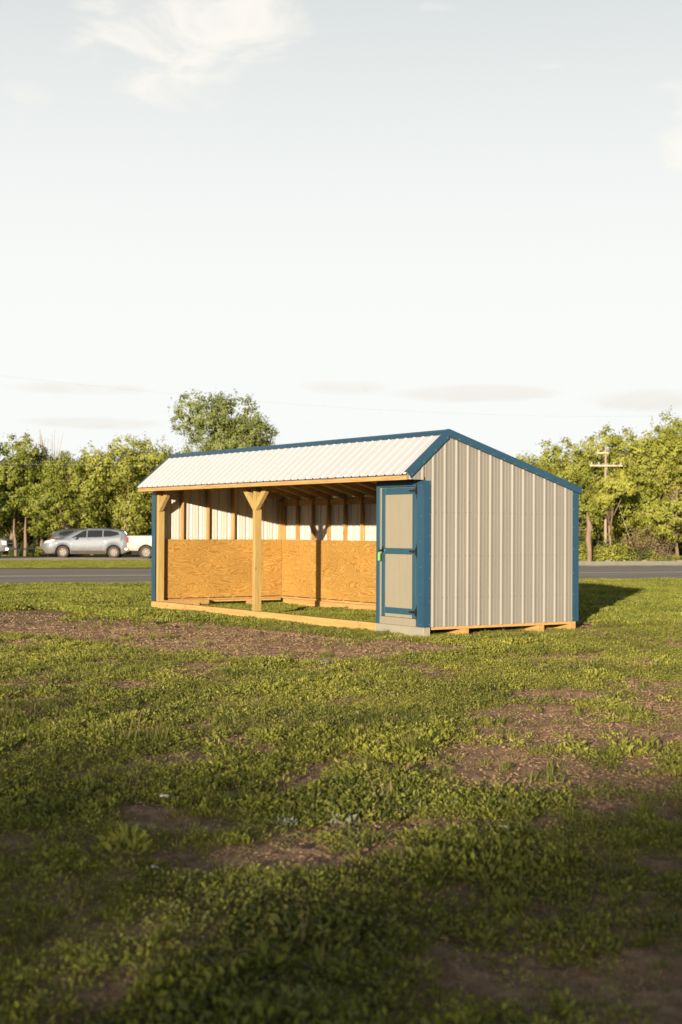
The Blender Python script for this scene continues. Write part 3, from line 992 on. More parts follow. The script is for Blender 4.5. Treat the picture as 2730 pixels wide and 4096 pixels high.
# hinges: T-strap
for z in (2.20, 1.262, .325):
    mb = MB()
    xh = dx1 + .005
    prof = [(xh - .0, -.018), (xh - .05, -.026), (xh - .075, -.014), (xh - .10, -.020), (xh - .13, -.010), (xh - .155, -.016), (xh - .175, 0), (xh - .155, .016), (xh - .13, .010), (xh - .10, .020), (xh - .075, .014), (xh - .05, .026), (xh, .018)]
    mb.prism([(a, FY - .0145, z + b) for a, b in prof], (0, -.005, 0))
    prof = [(0, .115), (.014, .095), (.010, .075), (.026, .055), (.026, -.055), (.010, -.075), (.014, -.095), (0, -.115)]
    mb.prism([(xh + .006 + a, FY - .013, z + b) for a, b in prof], (0, -.006, 0))
    mb.tube([(xh, FY - .022, z - .055), (xh, FY - .022, z + .055)], .009, 8)
    mb.build('hinge', M['black'], door)
# T-handle latch
hx = dx0 + .03
mb = MB()
mb.prism([(hx - .028, FY - .0145, 1.235), (hx + .028, FY - .0145, 1.235), (hx + .022, FY - .0145, 1.315), (hx, FY - .0145, 1.345), (hx - .022, FY - .0145, 1.315)], (0, -.006, 0))
mb.tube([(hx, FY - .018, 1.275), (hx, FY - .06, 1.275)], .011, 8)
mb.tube([(hx - .045, FY - .06, 1.272), (hx + .045, FY - .06, 1.278)], .010, 8)
mb.build('handle', M['black'], door)
MB().tube([(hx + .062, FY - .014, 1.268), (hx + .062, FY - .026, 1.268)], .010, 8).build('keyhole_plate', M['screw'], door)

# green paper tag hanging from the handle
mb = MB()
tx = hx - .012
pts = []
for i in range(5):
    for j in range(4):
        u, v = j / 3, i / 4
        pts.append((tx - .036 + .072 * u, FY - .072 - .006 * math.sin(v * 2.5) - .004 * u, 1.235 - .13 * v + .004 * math.sin(u * 3)))
fs = [(i * 4 + j, i * 4 + j + 1, i * 4 + j + 5, i * 4 + j + 4) for i in range(4) for j in range(3)]
mb.add(pts, fs); mb.add([(a, b + .0012, c) for a, b, c in pts], [tuple(reversed(f)) for f in fs])
tg = mb.build('price_tag', M['tag'], fix=False)
tag(tg, 'bright green paper tag hanging from the black door handle of the shed', 'tag')
MB().tube([(tx, FY - .072, 1.225), (tx + .006, FY - .074, 1.19)], .004, 5).build('string', M['black'], tg)

# ------------------------------------------------------------------ weeds
def leaf(mb, p, d, l, w, nrm, bend=.25, mi=0):
    """one folded leaf, 4 triangles"""
    d = d.normalized(); s = d.cross(nrm)
    if s.length < .1:
        s = d.cross(Vector((1, 0, 0)))
    s.normalize(); n = s.cross(d)
    a = p; m_ = p + d * l * .5; t_ = p + d * l - Vector((0, 0, bend * l * .5))
    mb.add([a, m_ + s * w * .5 + n * w * .12, t_, m_ - s * w * .5 + n * w * .12, m_], [(0, 1, 4), (1, 2, 4), (2, 3, 4), (3, 0, 4)], mi)


def weed_mesh(name, seed, nl, rad, hgt, l0, l1, wr, m, dome=True, up=0.9):
    rnd = random.Random(seed); mb = MB()
    for i in range(nl):
        r = rad * math.sqrt(rnd.random()); a = rnd.uniform(0, 2 * math.pi)
        z = hgt * (1 - .6 * (r / rad) ** 2) * rnd.uniform(.25, 1.0)
        p = Vector((r * math.cos(a), r * math.sin(a), z))
        d = Vector((math.cos(a) * .5 + rnd.uniform(-.8, .8), math.sin(a) * .5 + rnd.uniform(-.8, .8), rnd.uniform(.0, up * 1.5)))
        nrm = Vector((rnd.uniform(-1, 1), rnd.uniform(-1, 1), .45))
        l = rnd.uniform(l0, l1)
        leaf(mb, p, d, l, l * wr * rnd.uniform(.8, 1.2), nrm)
    me = mb.mesh(name, m)
    return me


def grass_mesh(name, seed, nb_, rad, h0, h1, w, m, spread=.6):
    rnd = random.Random(seed); mb = MB()
    for i in range(nb_):
        r = rad * rnd.random(); a = rnd.uniform(0, 6.283)
        p = Vector((r * math.cos(a), r * math.sin(a), -.01))
        lean = Vector((math.cos(a), math.sin(a), 0)) * spread * (.3 + r / rad) * rnd.uniform(.4, 1.2) + Vector((rnd.uniform(-.25, .25), rnd.uniform(-.25, .25), 0))
        h = rnd.uniform(h0, h1)
        s = Vector((-lean.y, lean.x, 0))
        s = (s.normalized() if s.length > .01 else Vector((1, 0, 0))) * w * .5 * rnd.uniform(.7, 1.3)
        q1 = p + Vector((0, 0, h * .5)) + lean * h * .3; q2 = p + Vector((0, 0, h * .9)) + lean * h * .95
        mb.add([p - s, p + s, q1 + s * .9, q1 - s * .9, q2], [(0, 1, 2, 3), (3, 2, 4)])
    return mb.mesh(name, m)


weedm = leafmat('weed_leaf', (0.030, 0.046, 0.011), (0.285, 0.290, 0.046), dry=(0.27, 0.18, 0.09, .955), trans=.22)
weedd = leafmat('weed_leaf_dull', (0.038, 0.04712, 0.01976), (0.1748, 0.1672, 0.0532), dry=(0.2584, 0.1596, 0.0912, .82), trans=.18)
grassm = leafmat('grass_blade', (0.0456, 0.0722, 0.01368), (0.2204, 0.2356, 0.038), dry=(0.2736, 0.2052, 0.0988, .88), trans=.30)
drym = leafmat('dry_straw', (0.1824, 0.1292, 0.0684), (0.2584, 0.19, 0.0988), trans=.15)
flow = mat('yellow_petals', (0.57, 0.2888, 0.0152), rough=.6, var=.1)
silver = leafmat('silvery_leaf', (0.152, 0.1672, 0.114), (0.228, 0.2356, 0.1672), trans=.15)

src = bpy.data.collections.new('weed_sources')      # not linked to the scene
names = []
def add_src(me):
    o = bpy.data.objects.new('%02d_%s' % (len(src.objects), me.name), me)
    src.objects.link(o); return len(src.objects) - 1
for k in range(4):
    add_src(weed_mesh('weed', 10 + k, 46, .055, .044, .009, .020, .40, weedm))
for k in range(2):
    add_src(weed_mesh('weed_dull', 30 + k, 36, .055, .034, .007, .016, .42, weedd))
for k in range(2):
    add_src(weed_mesh('weed_broad', 40 + k, 24, .05, .050, .018, .036, .36, weedm, up=1.3))
for k in range(2):
    add_src(grass_mesh('grass', 50 + k, 34, .045, .04, .10, .0045, grassm))
for k in range(2):
    add_src(weed_mesh('litter', 60 + k, 14, .07, .012, .012, .04, .16, drym, up=.15))
farm = leafmat('far_turf_leaf', (0.085, 0.105, 0.020), (0.29, 0.30, 0.05), dry=(0.27, 0.19, 0.10, .95), trans=.25)
add_src(grass_mesh('grass_far', 70, 40, .09, .04, .09, .009, farm, .5))
add_src(weed_mesh('weed_far', 71, 46, .11, .05, .028, .05, .5, farm))
mbs = MB()
rnd = random.Random(5)
for i in range(3):
    a = rnd.uniform(0, 6.28); p = Vector((.02 * math.cos(a), .02 * math.sin(a), 0)); q = p + Vector((rnd.uniform(-.05, .05), rnd.uniform(-.05, .05), rnd.uniform(.12, .22)))
    mbs.tube([p, (p + q) / 2 + Vector((.006, 0, 0)), q], [.0022, .0018, .0014], 4)
    for j in range(5):
        leaf(mbs, p.lerp(q, .6 + .08 * j), Vector((rnd.uniform(-1, 1), rnd.uniform(-1, 1), .8)), .014, .006, Vector((0, 0, 1)))
add_src(mbs.mesh('stalk', drym))
mbs = MB()
for j in range(6):
    a = j * 1.047
    leaf(mbs, Vector((0, 0, .085)), Vector((math.cos(a), math.sin(a), .5)), .012, .008, Vector((0, 0, 1)))
mbs.tube([(0, 0, 0), (.004, 0, .085)], .0015, 4, mi=1)
add_src(mbs.mesh('flower', [flow, grassm]))
WEED, DULL, BROAD, GRASS, LIT, GFAR, WFAR, STALK, FLOWER = (0, 4), (4, 6), (6, 8), (8, 10), (10, 12), (12, 13), (13, 14), (14, 15), (15, 16)

SOILM = mat('dry_soil_crumb', (0.22, 0.145, 0.092), rough=.95, var=.3, nscale=30)
rng = np.random.default_rng(7)


def gn_scatter(name, P, idx, rot, sc, label):
    me = bpy.data.meshes.new(name)
    me.vertices.add(len(P)); me.vertices.foreach_set('co', P.astype(np.float32).ravel())
    a = me.attributes.new('idx', 'INT', 'POINT'); a.data.foreach_set('value', idx.astype(np.int32))
    a = me.attributes.new('rot', 'FLOAT_VECTOR', 'POINT'); a.data.foreach_set('vector', rot.astype(np.float32).ravel())
    a = me.attributes.new('sc', 'FLOAT', 'POINT'); a.data.foreach_set('value', sc.astype(np.float32))
    o = bpy.data.objects.new(name, me); link(o)
    ng = bpy.data.node_groups.new(name + '_nodes', 'GeometryNodeTree')
    ng.interface.new_socket('Geometry', in_out='INPUT', socket_type='NodeSocketGeometry')
    ng.interface.new_socket('Geometry', in_out='OUTPUT', socket_type='NodeSocketGeometry')
    gi = ng.nodes.new('NodeGroupInput'); go = ng.nodes.new('NodeGroupOutput')
    ci = ng.nodes.new('GeometryNodeCollectionInfo'); ci.inputs['Collection'].default_value = src
    ci.inputs['Separate Children'].default_value = True; ci.inputs['Reset Children'].default_value = True
    ip = ng.nodes.new('GeometryNodeInstanceOnPoints'); ip.inputs['Pick Instance'].default_value = True
    def na(nm, dt):
        n_ = ng.nodes.new('GeometryNodeInputNamedAttribute'); n_.data_type = dt; n_.inputs['Name'].default_value = nm; return n_
    ai, ar, as_ = na('idx', 'INT'), na('rot', 'FLOAT_VECTOR'), na('sc', 'FLOAT')
    er = ng.nodes.new('FunctionNodeEulerToRotation')
    l = ng.links.new
    l(gi.outputs[0], ip.inputs['Points']); l(ci.outputs[0], ip.inputs['Instance'])
    l(ai.outputs['Attribute'], ip.inputs['Instance Index'])
    l(ar.outputs['Attribute'], er.inputs[0]); l(er.outputs[0], ip.inputs['Rotation'])
    l(as_.outputs['Attribute'], ip.inputs['Scale'])
    l(ip.outputs[0], go.inputs[0])
    md = o.modifiers.new('scatter', 'NODES'); md.node_group = ng
    tag(o, label, kind='stuff')
    return o


def sample(d0, d1, dens, margin=.6):
    """uniform points in the wedge of ground seen between forward distances d0 and d1"""
    hw = lambda d: d * 1365 / FPX + margin
    area = (hw(d0) + hw(d1)) * (d1 - d0)
    n = int(area * dens * 1.35)
    f = rng.uniform(d0, d1, n); l_ = rng.uniform(-hw(d1), hw(d1), n)
    k = np.abs(l_) < hw(f)
    f, l_ = f[k], l_[k]
    return CAM.x + YR[0] * l_ + YF[0] * f, CAM.y + YR[1] * l_ + YF[1] * f


def choose(n, table):
    w = np.array([t[1] for t in table], float); w /= w.sum()
    pick = rng.choice(len(table), n, p=w)
    lo = np.array([t[0][0] for t in table])[pick]; hi = np.array([t[0][1] for t in table])[pick]
    return (lo + rng.random(n) * (hi - lo)).astype(int)


def scatter(name, label, bands, table, cover, smin, smax, zoff=-.004):
    PX, PY, SCL = [], [], []
    for d0, d1, dens, sm in bands:
        x, y = sample(d0, d1, dens)
        k = rng.random(len(x)) < cover(x, y)
        x, y = x[k], y[k]
        PX.append(x); PY.append(y); SCL.append(rng.uniform(smin, smax, len(x)) * sm)
    x = np.concatenate(PX); y = np.concatenate(PY); s = np.concatenate(SCL)
    z = height(x, y) + relief(x, y) + zoff
    n = len(x)
    rot = np.stack([rng.uniform(-.2, .2, n), rng.uniform(-.2, .2, n), rng.uniform(0, 6.283, n)], -1)
    # vigour varies over the place
    s = s * (.55 + .95 * fbm(x, y, 1.3, 3, 91))
    s = s * (1 - .35 * sstep(-10.6, -9.5, x) * (1 - sstep(.2, 1.4, x)) * sstep(-1.4, -.4, y) * (1 - sstep(3.3, 4.2, y)))
    return gn_scatter(name, np.stack([x, y, z], -1), choose(n, table), rot, s, label)


def off_things(x, y):
    """1 where plants may stand (not on the road, not inside timber)"""
    s = SN[0] * x + SN[1] * y
    ok = (s < S_NEAR - .05)
    inx = (x > -LEN - .1) & (x < .08)
    for a in (-.055, 2.97):
        ok &= ~(inx & (y > a - .05) & (y < a + .18))
    for a in (.71, 2.28):
        ok &= ~(inx & ((x > -1.3) | (x < -LEN + .5)) & (y > a - .05) & (y < a + .18))
    ok &= ~(inx & (y < -.0) & (y > -.1))
    return ok.astype(float)


cov_w = lambda x, y: off_things(x, y) * (1 - bare(x, y)) ** 1.3
scatter('weed_cover', 'low broad leaved weeds covering the soil in front of the shed', [(4.3, 9, 430, 1.0), (9, 15, 330, 1.0), (15, 24, 250, 1.1)],
        [(WEED, 6), (DULL, 3.6), (BROAD, .8), (GRASS, .35), (LIT, .7)], cov_w, .6, 1.55)
scatter('meadow_cover', 'short green growth between the shed and the highway', [(24, 34, 210, 1.15), (34, 52, 130, .95)],
        [(GFAR, 1), (WFAR, 1.4)], cov_w, .7, 1.3)
scatter('dry_litter', 'dry straw and dead stems lying on the bare soil', [(4.3, 9, 70, 1.0), (9, 22, 60, 1.2)],
        [(LIT, 1)], lambda x, y: off_things(x, y) * (.25 + .75 * bare(x, y)), .5, 1.2, .004)
scatter('dry_stalks', 'thin dry seed stalks standing above the weeds', [(4.6, 12, .8, .9), (12, 24, .5, 1.0), (24, 50, .15, 1.4)],
        [(STALK, 5), (FLOWER, 1.6)], lambda x, y: off_things(x, y) * (1 - bare(x, y)), .6, 1.2)
scatter('grass_patches', 'tufts of narrow bladed grass among the weeds', [(4.3, 9, 60, .8), (9, 24, 34, .9)],
        [(GRASS, 1)], lambda x, y: off_things(x, y) * sstep(.60, .70, fbm(x, y, .8, 3, 123)) * (1 - .6 * bare(x, y)), .8, 1.6)
scatter('broad_weed_patches', 'patches of darker broad leaved weeds in the foreground', [(4.3, 9, 170, 1.05), (9, 20, 70, 1.1)],
        [(BROAD, 1)], lambda x, y: off_things(x, y) * sstep(.54, .66, fbm(x, y, .9, 3, 321)) * (1 - .9 * bare(x, y)), .7, 1.7)
# crumbs of soil on the bare ground
for q in range(3):
    bm = bmesh.new(); bmesh.ops.create_icosphere(bm, subdivisions=1, radius=.0075)
    rq = random.Random(q)
    for v in bm.verts: v.co *= rq.uniform(.6, 1.3); v.co.z *= .75
    me = bpy.data.meshes.new('crumb'); bm.to_mesh(me); bm.free(); me.materials.append(SOILM); add_src(me)
CRUMB = (len(src.objects) - 3, len(src.objects))
scatter('soil_crumbs', 'crumbs and small clods of dry soil on the bare ground', [(4.3, 9, 700, .9), (9, 15, 260, 1.0), (15, 27, 130, 1.5)],
        [(CRUMB, 1)], lambda x, y: off_things(x, y) * bare(x, y), .35, 1.7, .001)
# sparse seedlings on the bare patches
scatter('seedlings', 'sparse green seedlings coming up on the bare soil', [(4.3, 9, 45, .6), (9, 22, 26, .75)],
        [(WEED, 2), (GRASS, 1), (DULL, 1)], lambda x, y: off_things(x, y) * bare(x, y) * sstep(.45, .62, fbm(x, y, 3, 3, 222)) * (1 - .8 * in_poly(x, y, DIRT)), .4, .9)
# far verge beyond the road
xs_, ys_ = [], []
n = 42000
S_ = rng.uniform(S_FAR + .6, 56.3, n); T_ = rng.uniform(-25, 50, n)
x = SN[0] * S_ + TN[0] * T_; y = SN[1] * S_ + TN[1] * T_
k = (rng.random(n) < .35 + fbm(x, y, .3, 3, 12)) & ((T_ < 19) | (S_ > 39.5))
x, y = x[k], y[k]; n = len(x)
gn_scatter('far_verge_grass', np.stack([x, y, height(x, y) + relief(x, y) - .01], -1), choose(n, [(GFAR, 3), (WFAR, 1)]), np.stack([0 * x, 0 * x, rng.uniform(0, 6.28, n)], -1), rng.uniform(.6, 1.35, n), 'green verge grass beyond the highway')

# a few plants that stand out
def tuft(name, x, y, me, sc, label, cat, rz=0.):
    o = bpy.data.objects.new(name, me); o.location = (x, y, gz(x, y) - .005); o.scale = (sc,) * 3; o.rotation_euler = (0, 0, rz)
    link(o); tag(o, label, cat); return o
tuft('grass_tuft', 9.37, -7.26, grass_mesh('grass_tuft', 201, 150, .10, .10, .22, .005, grassm, .9), 1.0, 'large dense grass tuft with arching blades on bare soil, centre right', 'grass tuft')
tuft('grass_tuft', 11.82, -7.54, grass_mesh('grass_tuft', 202, 120, .09, .08, .17, .005, grassm, .9), 1.0, 'spiky grass tuft at the right edge of the foreground', 'grass tuft')
tuft('weed_clump', 11.02, -10.24, weed_mesh('weed_clump', 203, 70, .13, .10, .05, .08, .36, weedm, up=1.4), 1.0, 'tall bright green weed clump at lower left on the soil edge', 'weed')
tuft('silver_weed', 10.82, -9.21, weed_mesh('silver_weed', 204, 34, .06, .06, .03, .055, .34, silver, up=1.1), 1.0, 'pale silvery weed, left one of two beside bare soil', 'weed')
tuft('silver_weed', 10.92, -8.96 + .05, weed_mesh('silver_weed', 205, 60, .09, .07, .03, .055, .34, silver, up=.9), 1.0, 'wider pale silvery weed, right one of two beside bare soil', 'weed')
tuft('broad_weed', 10.05, -7.85, weed_mesh('broad_weed', 206, 26, .08, .06, .06, .10, .38, weedd, up=1.0), 1.0, 'grey green weed with broad upright leaves right of centre', 'weed')
# litter and stones
def rock(name, x, y, r, m, label, cat, sq=.6, seed=0):
    bm = bmesh.new(); bmesh.ops.create_icosphere(bm, subdivisions=2, radius=1)
    for v in bm.verts:
        v.co *= 1 + .28 * mnoise.noise(v.co * 1.4 + Vector((seed, 0, 0)))
        v.co.x *= r * 1.4; v.co.y *= r; v.co.z *= r * sq
    me = bpy.data.meshes.new(name); bm.to_mesh(me); bm.free(); me.materials.append(m)
    for p in me.polygons: p.use_smooth = True
    o = bpy.data.objects.new(name, me); o.location = (x, y, gz(x, y) + r * sq * .45); o.rotation_euler = (0, 0, seed); link(o)
    tag(o, label, cat); return o
stone = mat('grey_stone', (0.1976, 0.1748, 0.152), rough=.9, var=.2, nscale=20)
def scrap(name, x, y, sx, m, label, cat, seed):
    rnd = random.Random(seed); mb = MB(); nn = 5
    vs = [((i / (nn - 1) - .5) * sx, (j / (nn - 1) - .5) * sx * .7, rnd.uniform(0, .3) * sx) for i in range(nn) for j in range(nn)]
    fs = [(i * nn + j, (i + 1) * nn + j, (i + 1) * nn + j + 1, i * nn + j + 1) for i in range(nn - 1) for j in range(nn - 1)]
    mb.add(vs, fs); mb.add([(a, b, c - .001) for a, b, c in vs], [tuple(reversed(f)) for f in fs])
    o = mb.build(name, m, fix=False); o.location = (x, y, gz(x, y) + .04); o.rotation_euler = (.3, .2, seed); tag(o, label, cat); return o
paper = mat('white_paper', (0.57, 0.5548, 0.532), rough=.8, var=.08, nscale=60)
mint = mat('mint_plastic', (0.228, 0.4712, 0.38), rough=.4, var=.08)
scrap('paper_scrap', 9.93, -9.48, .05, paper, 'crumpled white scrap among weeds at left, upper of the two', 'litter', 1)
scrap('paper_scrap', 11.48, -10.31, .04, paper, 'crumpled white scrap at lower left beside tall weed clump', 'litter', 2)
scrap('paper_scrap', 11.67, -8.40, .055, paper, 'torn white scrap in the weeds at lower right', 'litter', 3)
scrap('plastic_scrap', 10.98, -8.19, .035, mint, 'small mint green scrap of plastic on the soil', 'litter', 4)
rock('stone', 5.74, -5.51, .075, stone, 'flat grey brown stone in the middle of the weeds', 'stone', .45, 1)
rock('stone', 3.22, -3.96, .07, mat('blue_grey_stone', (0.1672, 0.1824, 0.2052), rough=.8, var=.15), 'bluish grey stone at the near edge of the dirt strip', 'stone', .5, 2)

# ------------------------------------------------------------------ trees
treeleaf = [leafmat('tree_leaf_yellowish', (0.160, 0.182, 0.025), (0.325, 0.332, 0.062), trans=.22, nsc=.35),
            leafmat('tree_leaf_green', (0.1368, 0.1672, 0.02432), (0.2888, 0.304, 0.0532), trans=.22, nsc=.35),
            leafmat('tree_leaf_dark', (0.0418, 0.0684, 0.01368), (0.0988, 0.133, 0.0266), trans=.35, nsc=.35)]
bark = mat('pale_bark', (0.1824, 0.1292, 0.0874), rough=.9, var=.3, nscale=6, stretch=(1, 1, .3))
twig = mat('dry_twigs', (0.228, 0.1672, 0.0988), rough=.9, var=.2)


def tree_meshes(seed, H=8.0, W=3.2, low=.06, nclump=230, lpc=46, ls=.15, lobes=16):
    rnd = random.Random(seed)
    tb = MB(); cb = MB()
    zc = H * (low + 1) / 2; hz_ = H * (1 - low) / 2
    L_ = []
    for i in range(lobes):
        a = rnd.uniform(0, 6.283) + i * 2.4; v = rnd.uniform(-.75, .82)
        rr_ = math.sqrt(max(.12, 1 - abs(v) ** 3)) * rnd.uniform(.40, .72)
        c = Vector((math.cos(a) * rr_ * W, math.sin(a) * rr_ * W, zc + v * hz_ * .78))
        L_.append((c, rnd.uniform(.34, .50) * min(W, hz_)))
    L_.append((Vector((rnd.uniform(-.4, .4), rnd.uniform(-.4, .4), H * .86)), .36 * W))
    # trunk leaning a little, limbs to lobes
    base = Vector((0, 0, -.2)); t1 = Vector((rnd.uniform(-.3, .3), rnd.uniform(-.3, .3), H * .28)); t2 = t1 + Vector((rnd.uniform(-.3, .3), rnd.uniform(-.3, .3), H * .3))
    tb.tube([base, base.lerp(t1, .5) + Vector((.06, .04, 0)), t1, t2], [.16, .13, .115, .07], 7)
    for c, r in L_:
        st = base.lerp(t1, rnd.uniform(.5, 1)) if c.z < H * .5 else t1.lerp(t2, rnd.random())
        mid = st.lerp(c, .55) + Vector((rnd.uniform(-.2, .2), rnd.uniform(-.2, .2), rnd.uniform(-.1, .3)))
        tb.tube([st, mid, c], [.05, .03, .012], 5)
        for q in range(3):
            e = c + Vector((rnd.gauss(0, 1), rnd.gauss(0, 1), rnd.gauss(0, 1))).normalized() * r * .9
            tb.tube([mid.lerp(c, .6), e], [.022, .008], 4)
    for c, r in L_:
        nc = int(nclump * (r ** 2) / sum(q[1] ** 2 for q in L_))
        for k in range(nc):
            d = Vector((rnd.gauss(0, 1), rnd.gauss(0, 1), rnd.gauss(0, 1))).normalized()
            cc = c + Vector((d.x, d.y, d.z * .85)) * r * rnd.uniform(.7, 1.12)
            if cc.z < .3: continue
            cr = rnd.uniform(.20, .42) * (W / 3.2)
            for j in range(lpc):
                e = Vector((rnd.gauss(0, 1), rnd.gauss(0, 1), rnd.gauss(0, .75))) * cr * .55
                p = cc + e
                nv = (d * 1.0 + e.normalized() * .8 + Vector((rnd.gauss(0, .38), rnd.gauss(0, .38), rnd.gauss(0, .38)))).normalized()
                u = nv.cross(Vector((rnd.uniform(-1, 1), rnd.uniform(-1, 1), rnd.uniform(-1, 1)))).normalized()
                w = nv.cross(u)
                s = ls * rnd.uniform(.6, 1.25)
                cb.add([p - u * s * .5, p + w * s * .3, p + u * s * .5, p - w * s * .3], [(0, 1, 2, 3)])
    # stray sprays on the outline
    for k in range(26):
        c, r = rnd.choice(L_)
        d = Vector((rnd.gauss(0, 1), rnd.gauss(0, 1), abs(rnd.gauss(0, 1)))).normalized()
        p0_ = c + d * r; p1_ = p0_ + (d + Vector((0, 0, .5))) * rnd.uniform(.25, .6)
        for j in range(16):
            p = p0_.lerp(p1_, rnd.random()) + Vector((rnd.gauss(0, .07), rnd.gauss(0, .07), rnd.gauss(0, .07)))
            u = Vector((rnd.gauss(0, 1), rnd.gauss(0, 1), rnd.gauss(0, 1))).normalized(); w = u.cross(Vector((.3, .5, .8))).normalized(); s = ls * rnd.uniform(.6, 1.1)
            cb.add([p - u * s * .5, p + w * s * .3, p + u * s * .5, p - w * s * .3], [(0, 1, 2, 3)])
    return tb, cb


VAR = []
for i in range(6):
    tb, cb = tree_meshes(100 + i, lpc=42, nclump=460, ls=.185)
    VAR.append((tb.mesh('trunk', bark, True), cb))
crown_cache = {}
def crown_mesh(i, mi):
    if (i, mi) not in crown_cache:
        crown_cache[(i, mi)] = VAR[i][1].mesh('crown', treeleaf[mi])
    return crown_cache[(i, mi)]


def place_tree(u, d, var, H, W, mi, label, name='bushy_tree', cat='tree', group=None, rz=None, at=None):
    p = at or at_col(u, d)
    o = empty(name, (p.x, p.y, p.z), rz if rz is not None else random.uniform(0, 6.28))
    o.scale = (W / 3.2, W / 3.2, H / 8.0)
    tr = bpy.data.objects.new('trunk', VAR[var][0]); link(tr, o)
    cr = bpy.data.objects.new('crown', crown_mesh(var, mi)); link(cr, o)
    tag(o, label, cat, group)
    return o


def Htop(yd, d, u):
    """height above ground so that the top shows at display row yd"""
    v = yd * 1.7411
    yh = 2115.8 + (2129.6 - 2115.8) * u / 2700
    p = at_col(u, d)
    return CAM.z + (yh - v) / FPX * d - p.z


random.seed(21)
LBL = 'trees in the hedgerow behind the parked vehicles'
# (display x, distance, top row, half width, leaf)
LEFT = [(-60, 96, 985, 3.4, 2, 'dark leaved tree half out of frame at the left edge'),
        (25, 97, 1000, 3.0, 1, 'tree at the left edge behind the silver pickup, shaded top'),
        (95, 100, 1030, 2.6, 2, 'darker tree with two pale trunks left of the silver wagon'),
        (150, 96, 1040, 2.7, 1, 'lower bushy tree below the bare twigs'),
        (212, 98, 1026, 2.9, 0, 'bushy tree directly behind the windscreen of the silver wagon'),
        (285, 97, 994, 3.6, 0, 'broad rounded yellow green tree, tallest over the silver wagon'),
        (360, 99, 1012, 3.0, 1, 'bushy tree standing behind the tail of the silver wagon'),
        (420, 100, 1030, 2.8, 0, 'yellow green tree beside the left end of the shed roof')]
for xd, d, yd, W, mi, lb in LEFT:
    u = xd * 1.7411
    place_tree(u, d, random.randrange(6), Htop(yd, d, u), W, mi, lb, group=LBL)
for k, xd in enumerate((490, 570, 650, 740, 830, 920, 1010, 1100, 1180)):
    u = xd * 1.7411; d = 104 + random.uniform(-2, 3)
    place_tree(u, d, random.randrange(6), Htop(1052 + random.uniform(0, 10), d, u), 3.6, random.choice((0, 1)), 'tree of the hedgerow mostly hidden behind the shed roof', group='hedgerow trees behind the shed')
RIGHT = [(1262, 112, 1014, 3.7, 0, 'rounded yellow green tree just above the low back eave of the shed'),
         (1330, 110, 1045, 3.4, 1, 'tree left of the utility pole, behind the dead stump'),
         (1392, 114, 1000, 3.9, 0, 'tree directly behind the utility pole crossarms'),
         (1440, 112, 985, 3.8, 0, 'tall uneven tree just right of the utility pole'),
         (1500, 109, 978, 4.0, 1, 'broad tree with tan vines hanging, second from right edge'),
         (1560, 108, 985, 3.8, 0, 'bright green tree with dark hollow beneath at right edge'),
         (1640, 112, 960, 4.2, 1, 'tree half out of frame at the right edge')]
for xd, d, yd, W, mi, lb in RIGHT:
    u = xd * 1.7411
    place_tree(u, d, random.randrange(6), Htop(yd, d, u), W, mi, lb, group='trees beyond the guardrail')
# taller oak at the right edge
u = 1580 * 1.7411
place_tree(u, 122, 2, Htop(942, 122, u), 3.6, 0, 'tallest crown rising at the right edge behind the others', name='tall_tree')
# big tree rising over the hedge
tb, cb = tree_meshes(55, H=13, W=5.0, low=.2, nclump=1000, lpc=50, ls=.23, lobes=30)
u = 503 * 1.7411; d = 128
p = at_col(u, d)
o = empty('tall_tree', (p.x, p.y, p.z)); h = Htop(903, d, u); o.scale = (1, 1, h / 13.0)
oakm = leafmat('oak_leaf', (0.115, 0.145, 0.038), (0.225, 0.25, 0.075), trans=.22, nsc=.3)
tb.build('trunk', bark, o, smooth=True, fix=False); cb.build('crown', oakm, o, fix=False)
tag(o, 'big spreading tree towering over the hedgerow above the left half of the shed roof', 'tree')

tb, cb = tree_meshes(77, H=6.4, W=2.1, low=.52, nclump=210, lpc=42, ls=.18, lobes=9)
p = at_col(2444, 104.5); o = empty('slender_tree', (p.x, p.y, p.z)); h = Htop(1082, 104.5, 2440); o.scale = (1, 1, h / 6.4)
tb.build('trunk', bark, o, smooth=True, fix=False); cb.build('crown', treeleaf[0], o, fix=False)
tag(o, 'slender tree whose crown hides the middle of the utility pole', 'tree')
# second, darker rank that closes the gaps
ORD = ['first', 'second', 'third', 'fourth', 'fifth', 'sixth', 'seventh']
for kk, xd in enumerate((-20, 60, 130, 190, 250, 320, 395, 1235, 1300, 1360, 1420, 1480, 1540, 1600)):
    u = xd * 1.7411; left = xd < 500
    d = (106 if left else 121) + random.uniform(-1, 2)
    yd = (1048 if left else 1040) + random.uniform(0, 10)
    place_tree(u, d, random.randrange(6), Htop(yd, d, u), 3.4, 2 if left else 1, 'dark tree of the rear rank %s, %s from the left' % ('behind the parked vehicles' if left else 'beyond the guardrail', ORD[kk % 7]), group='second rank trees on the left' if left else 'second rank trees on the right')

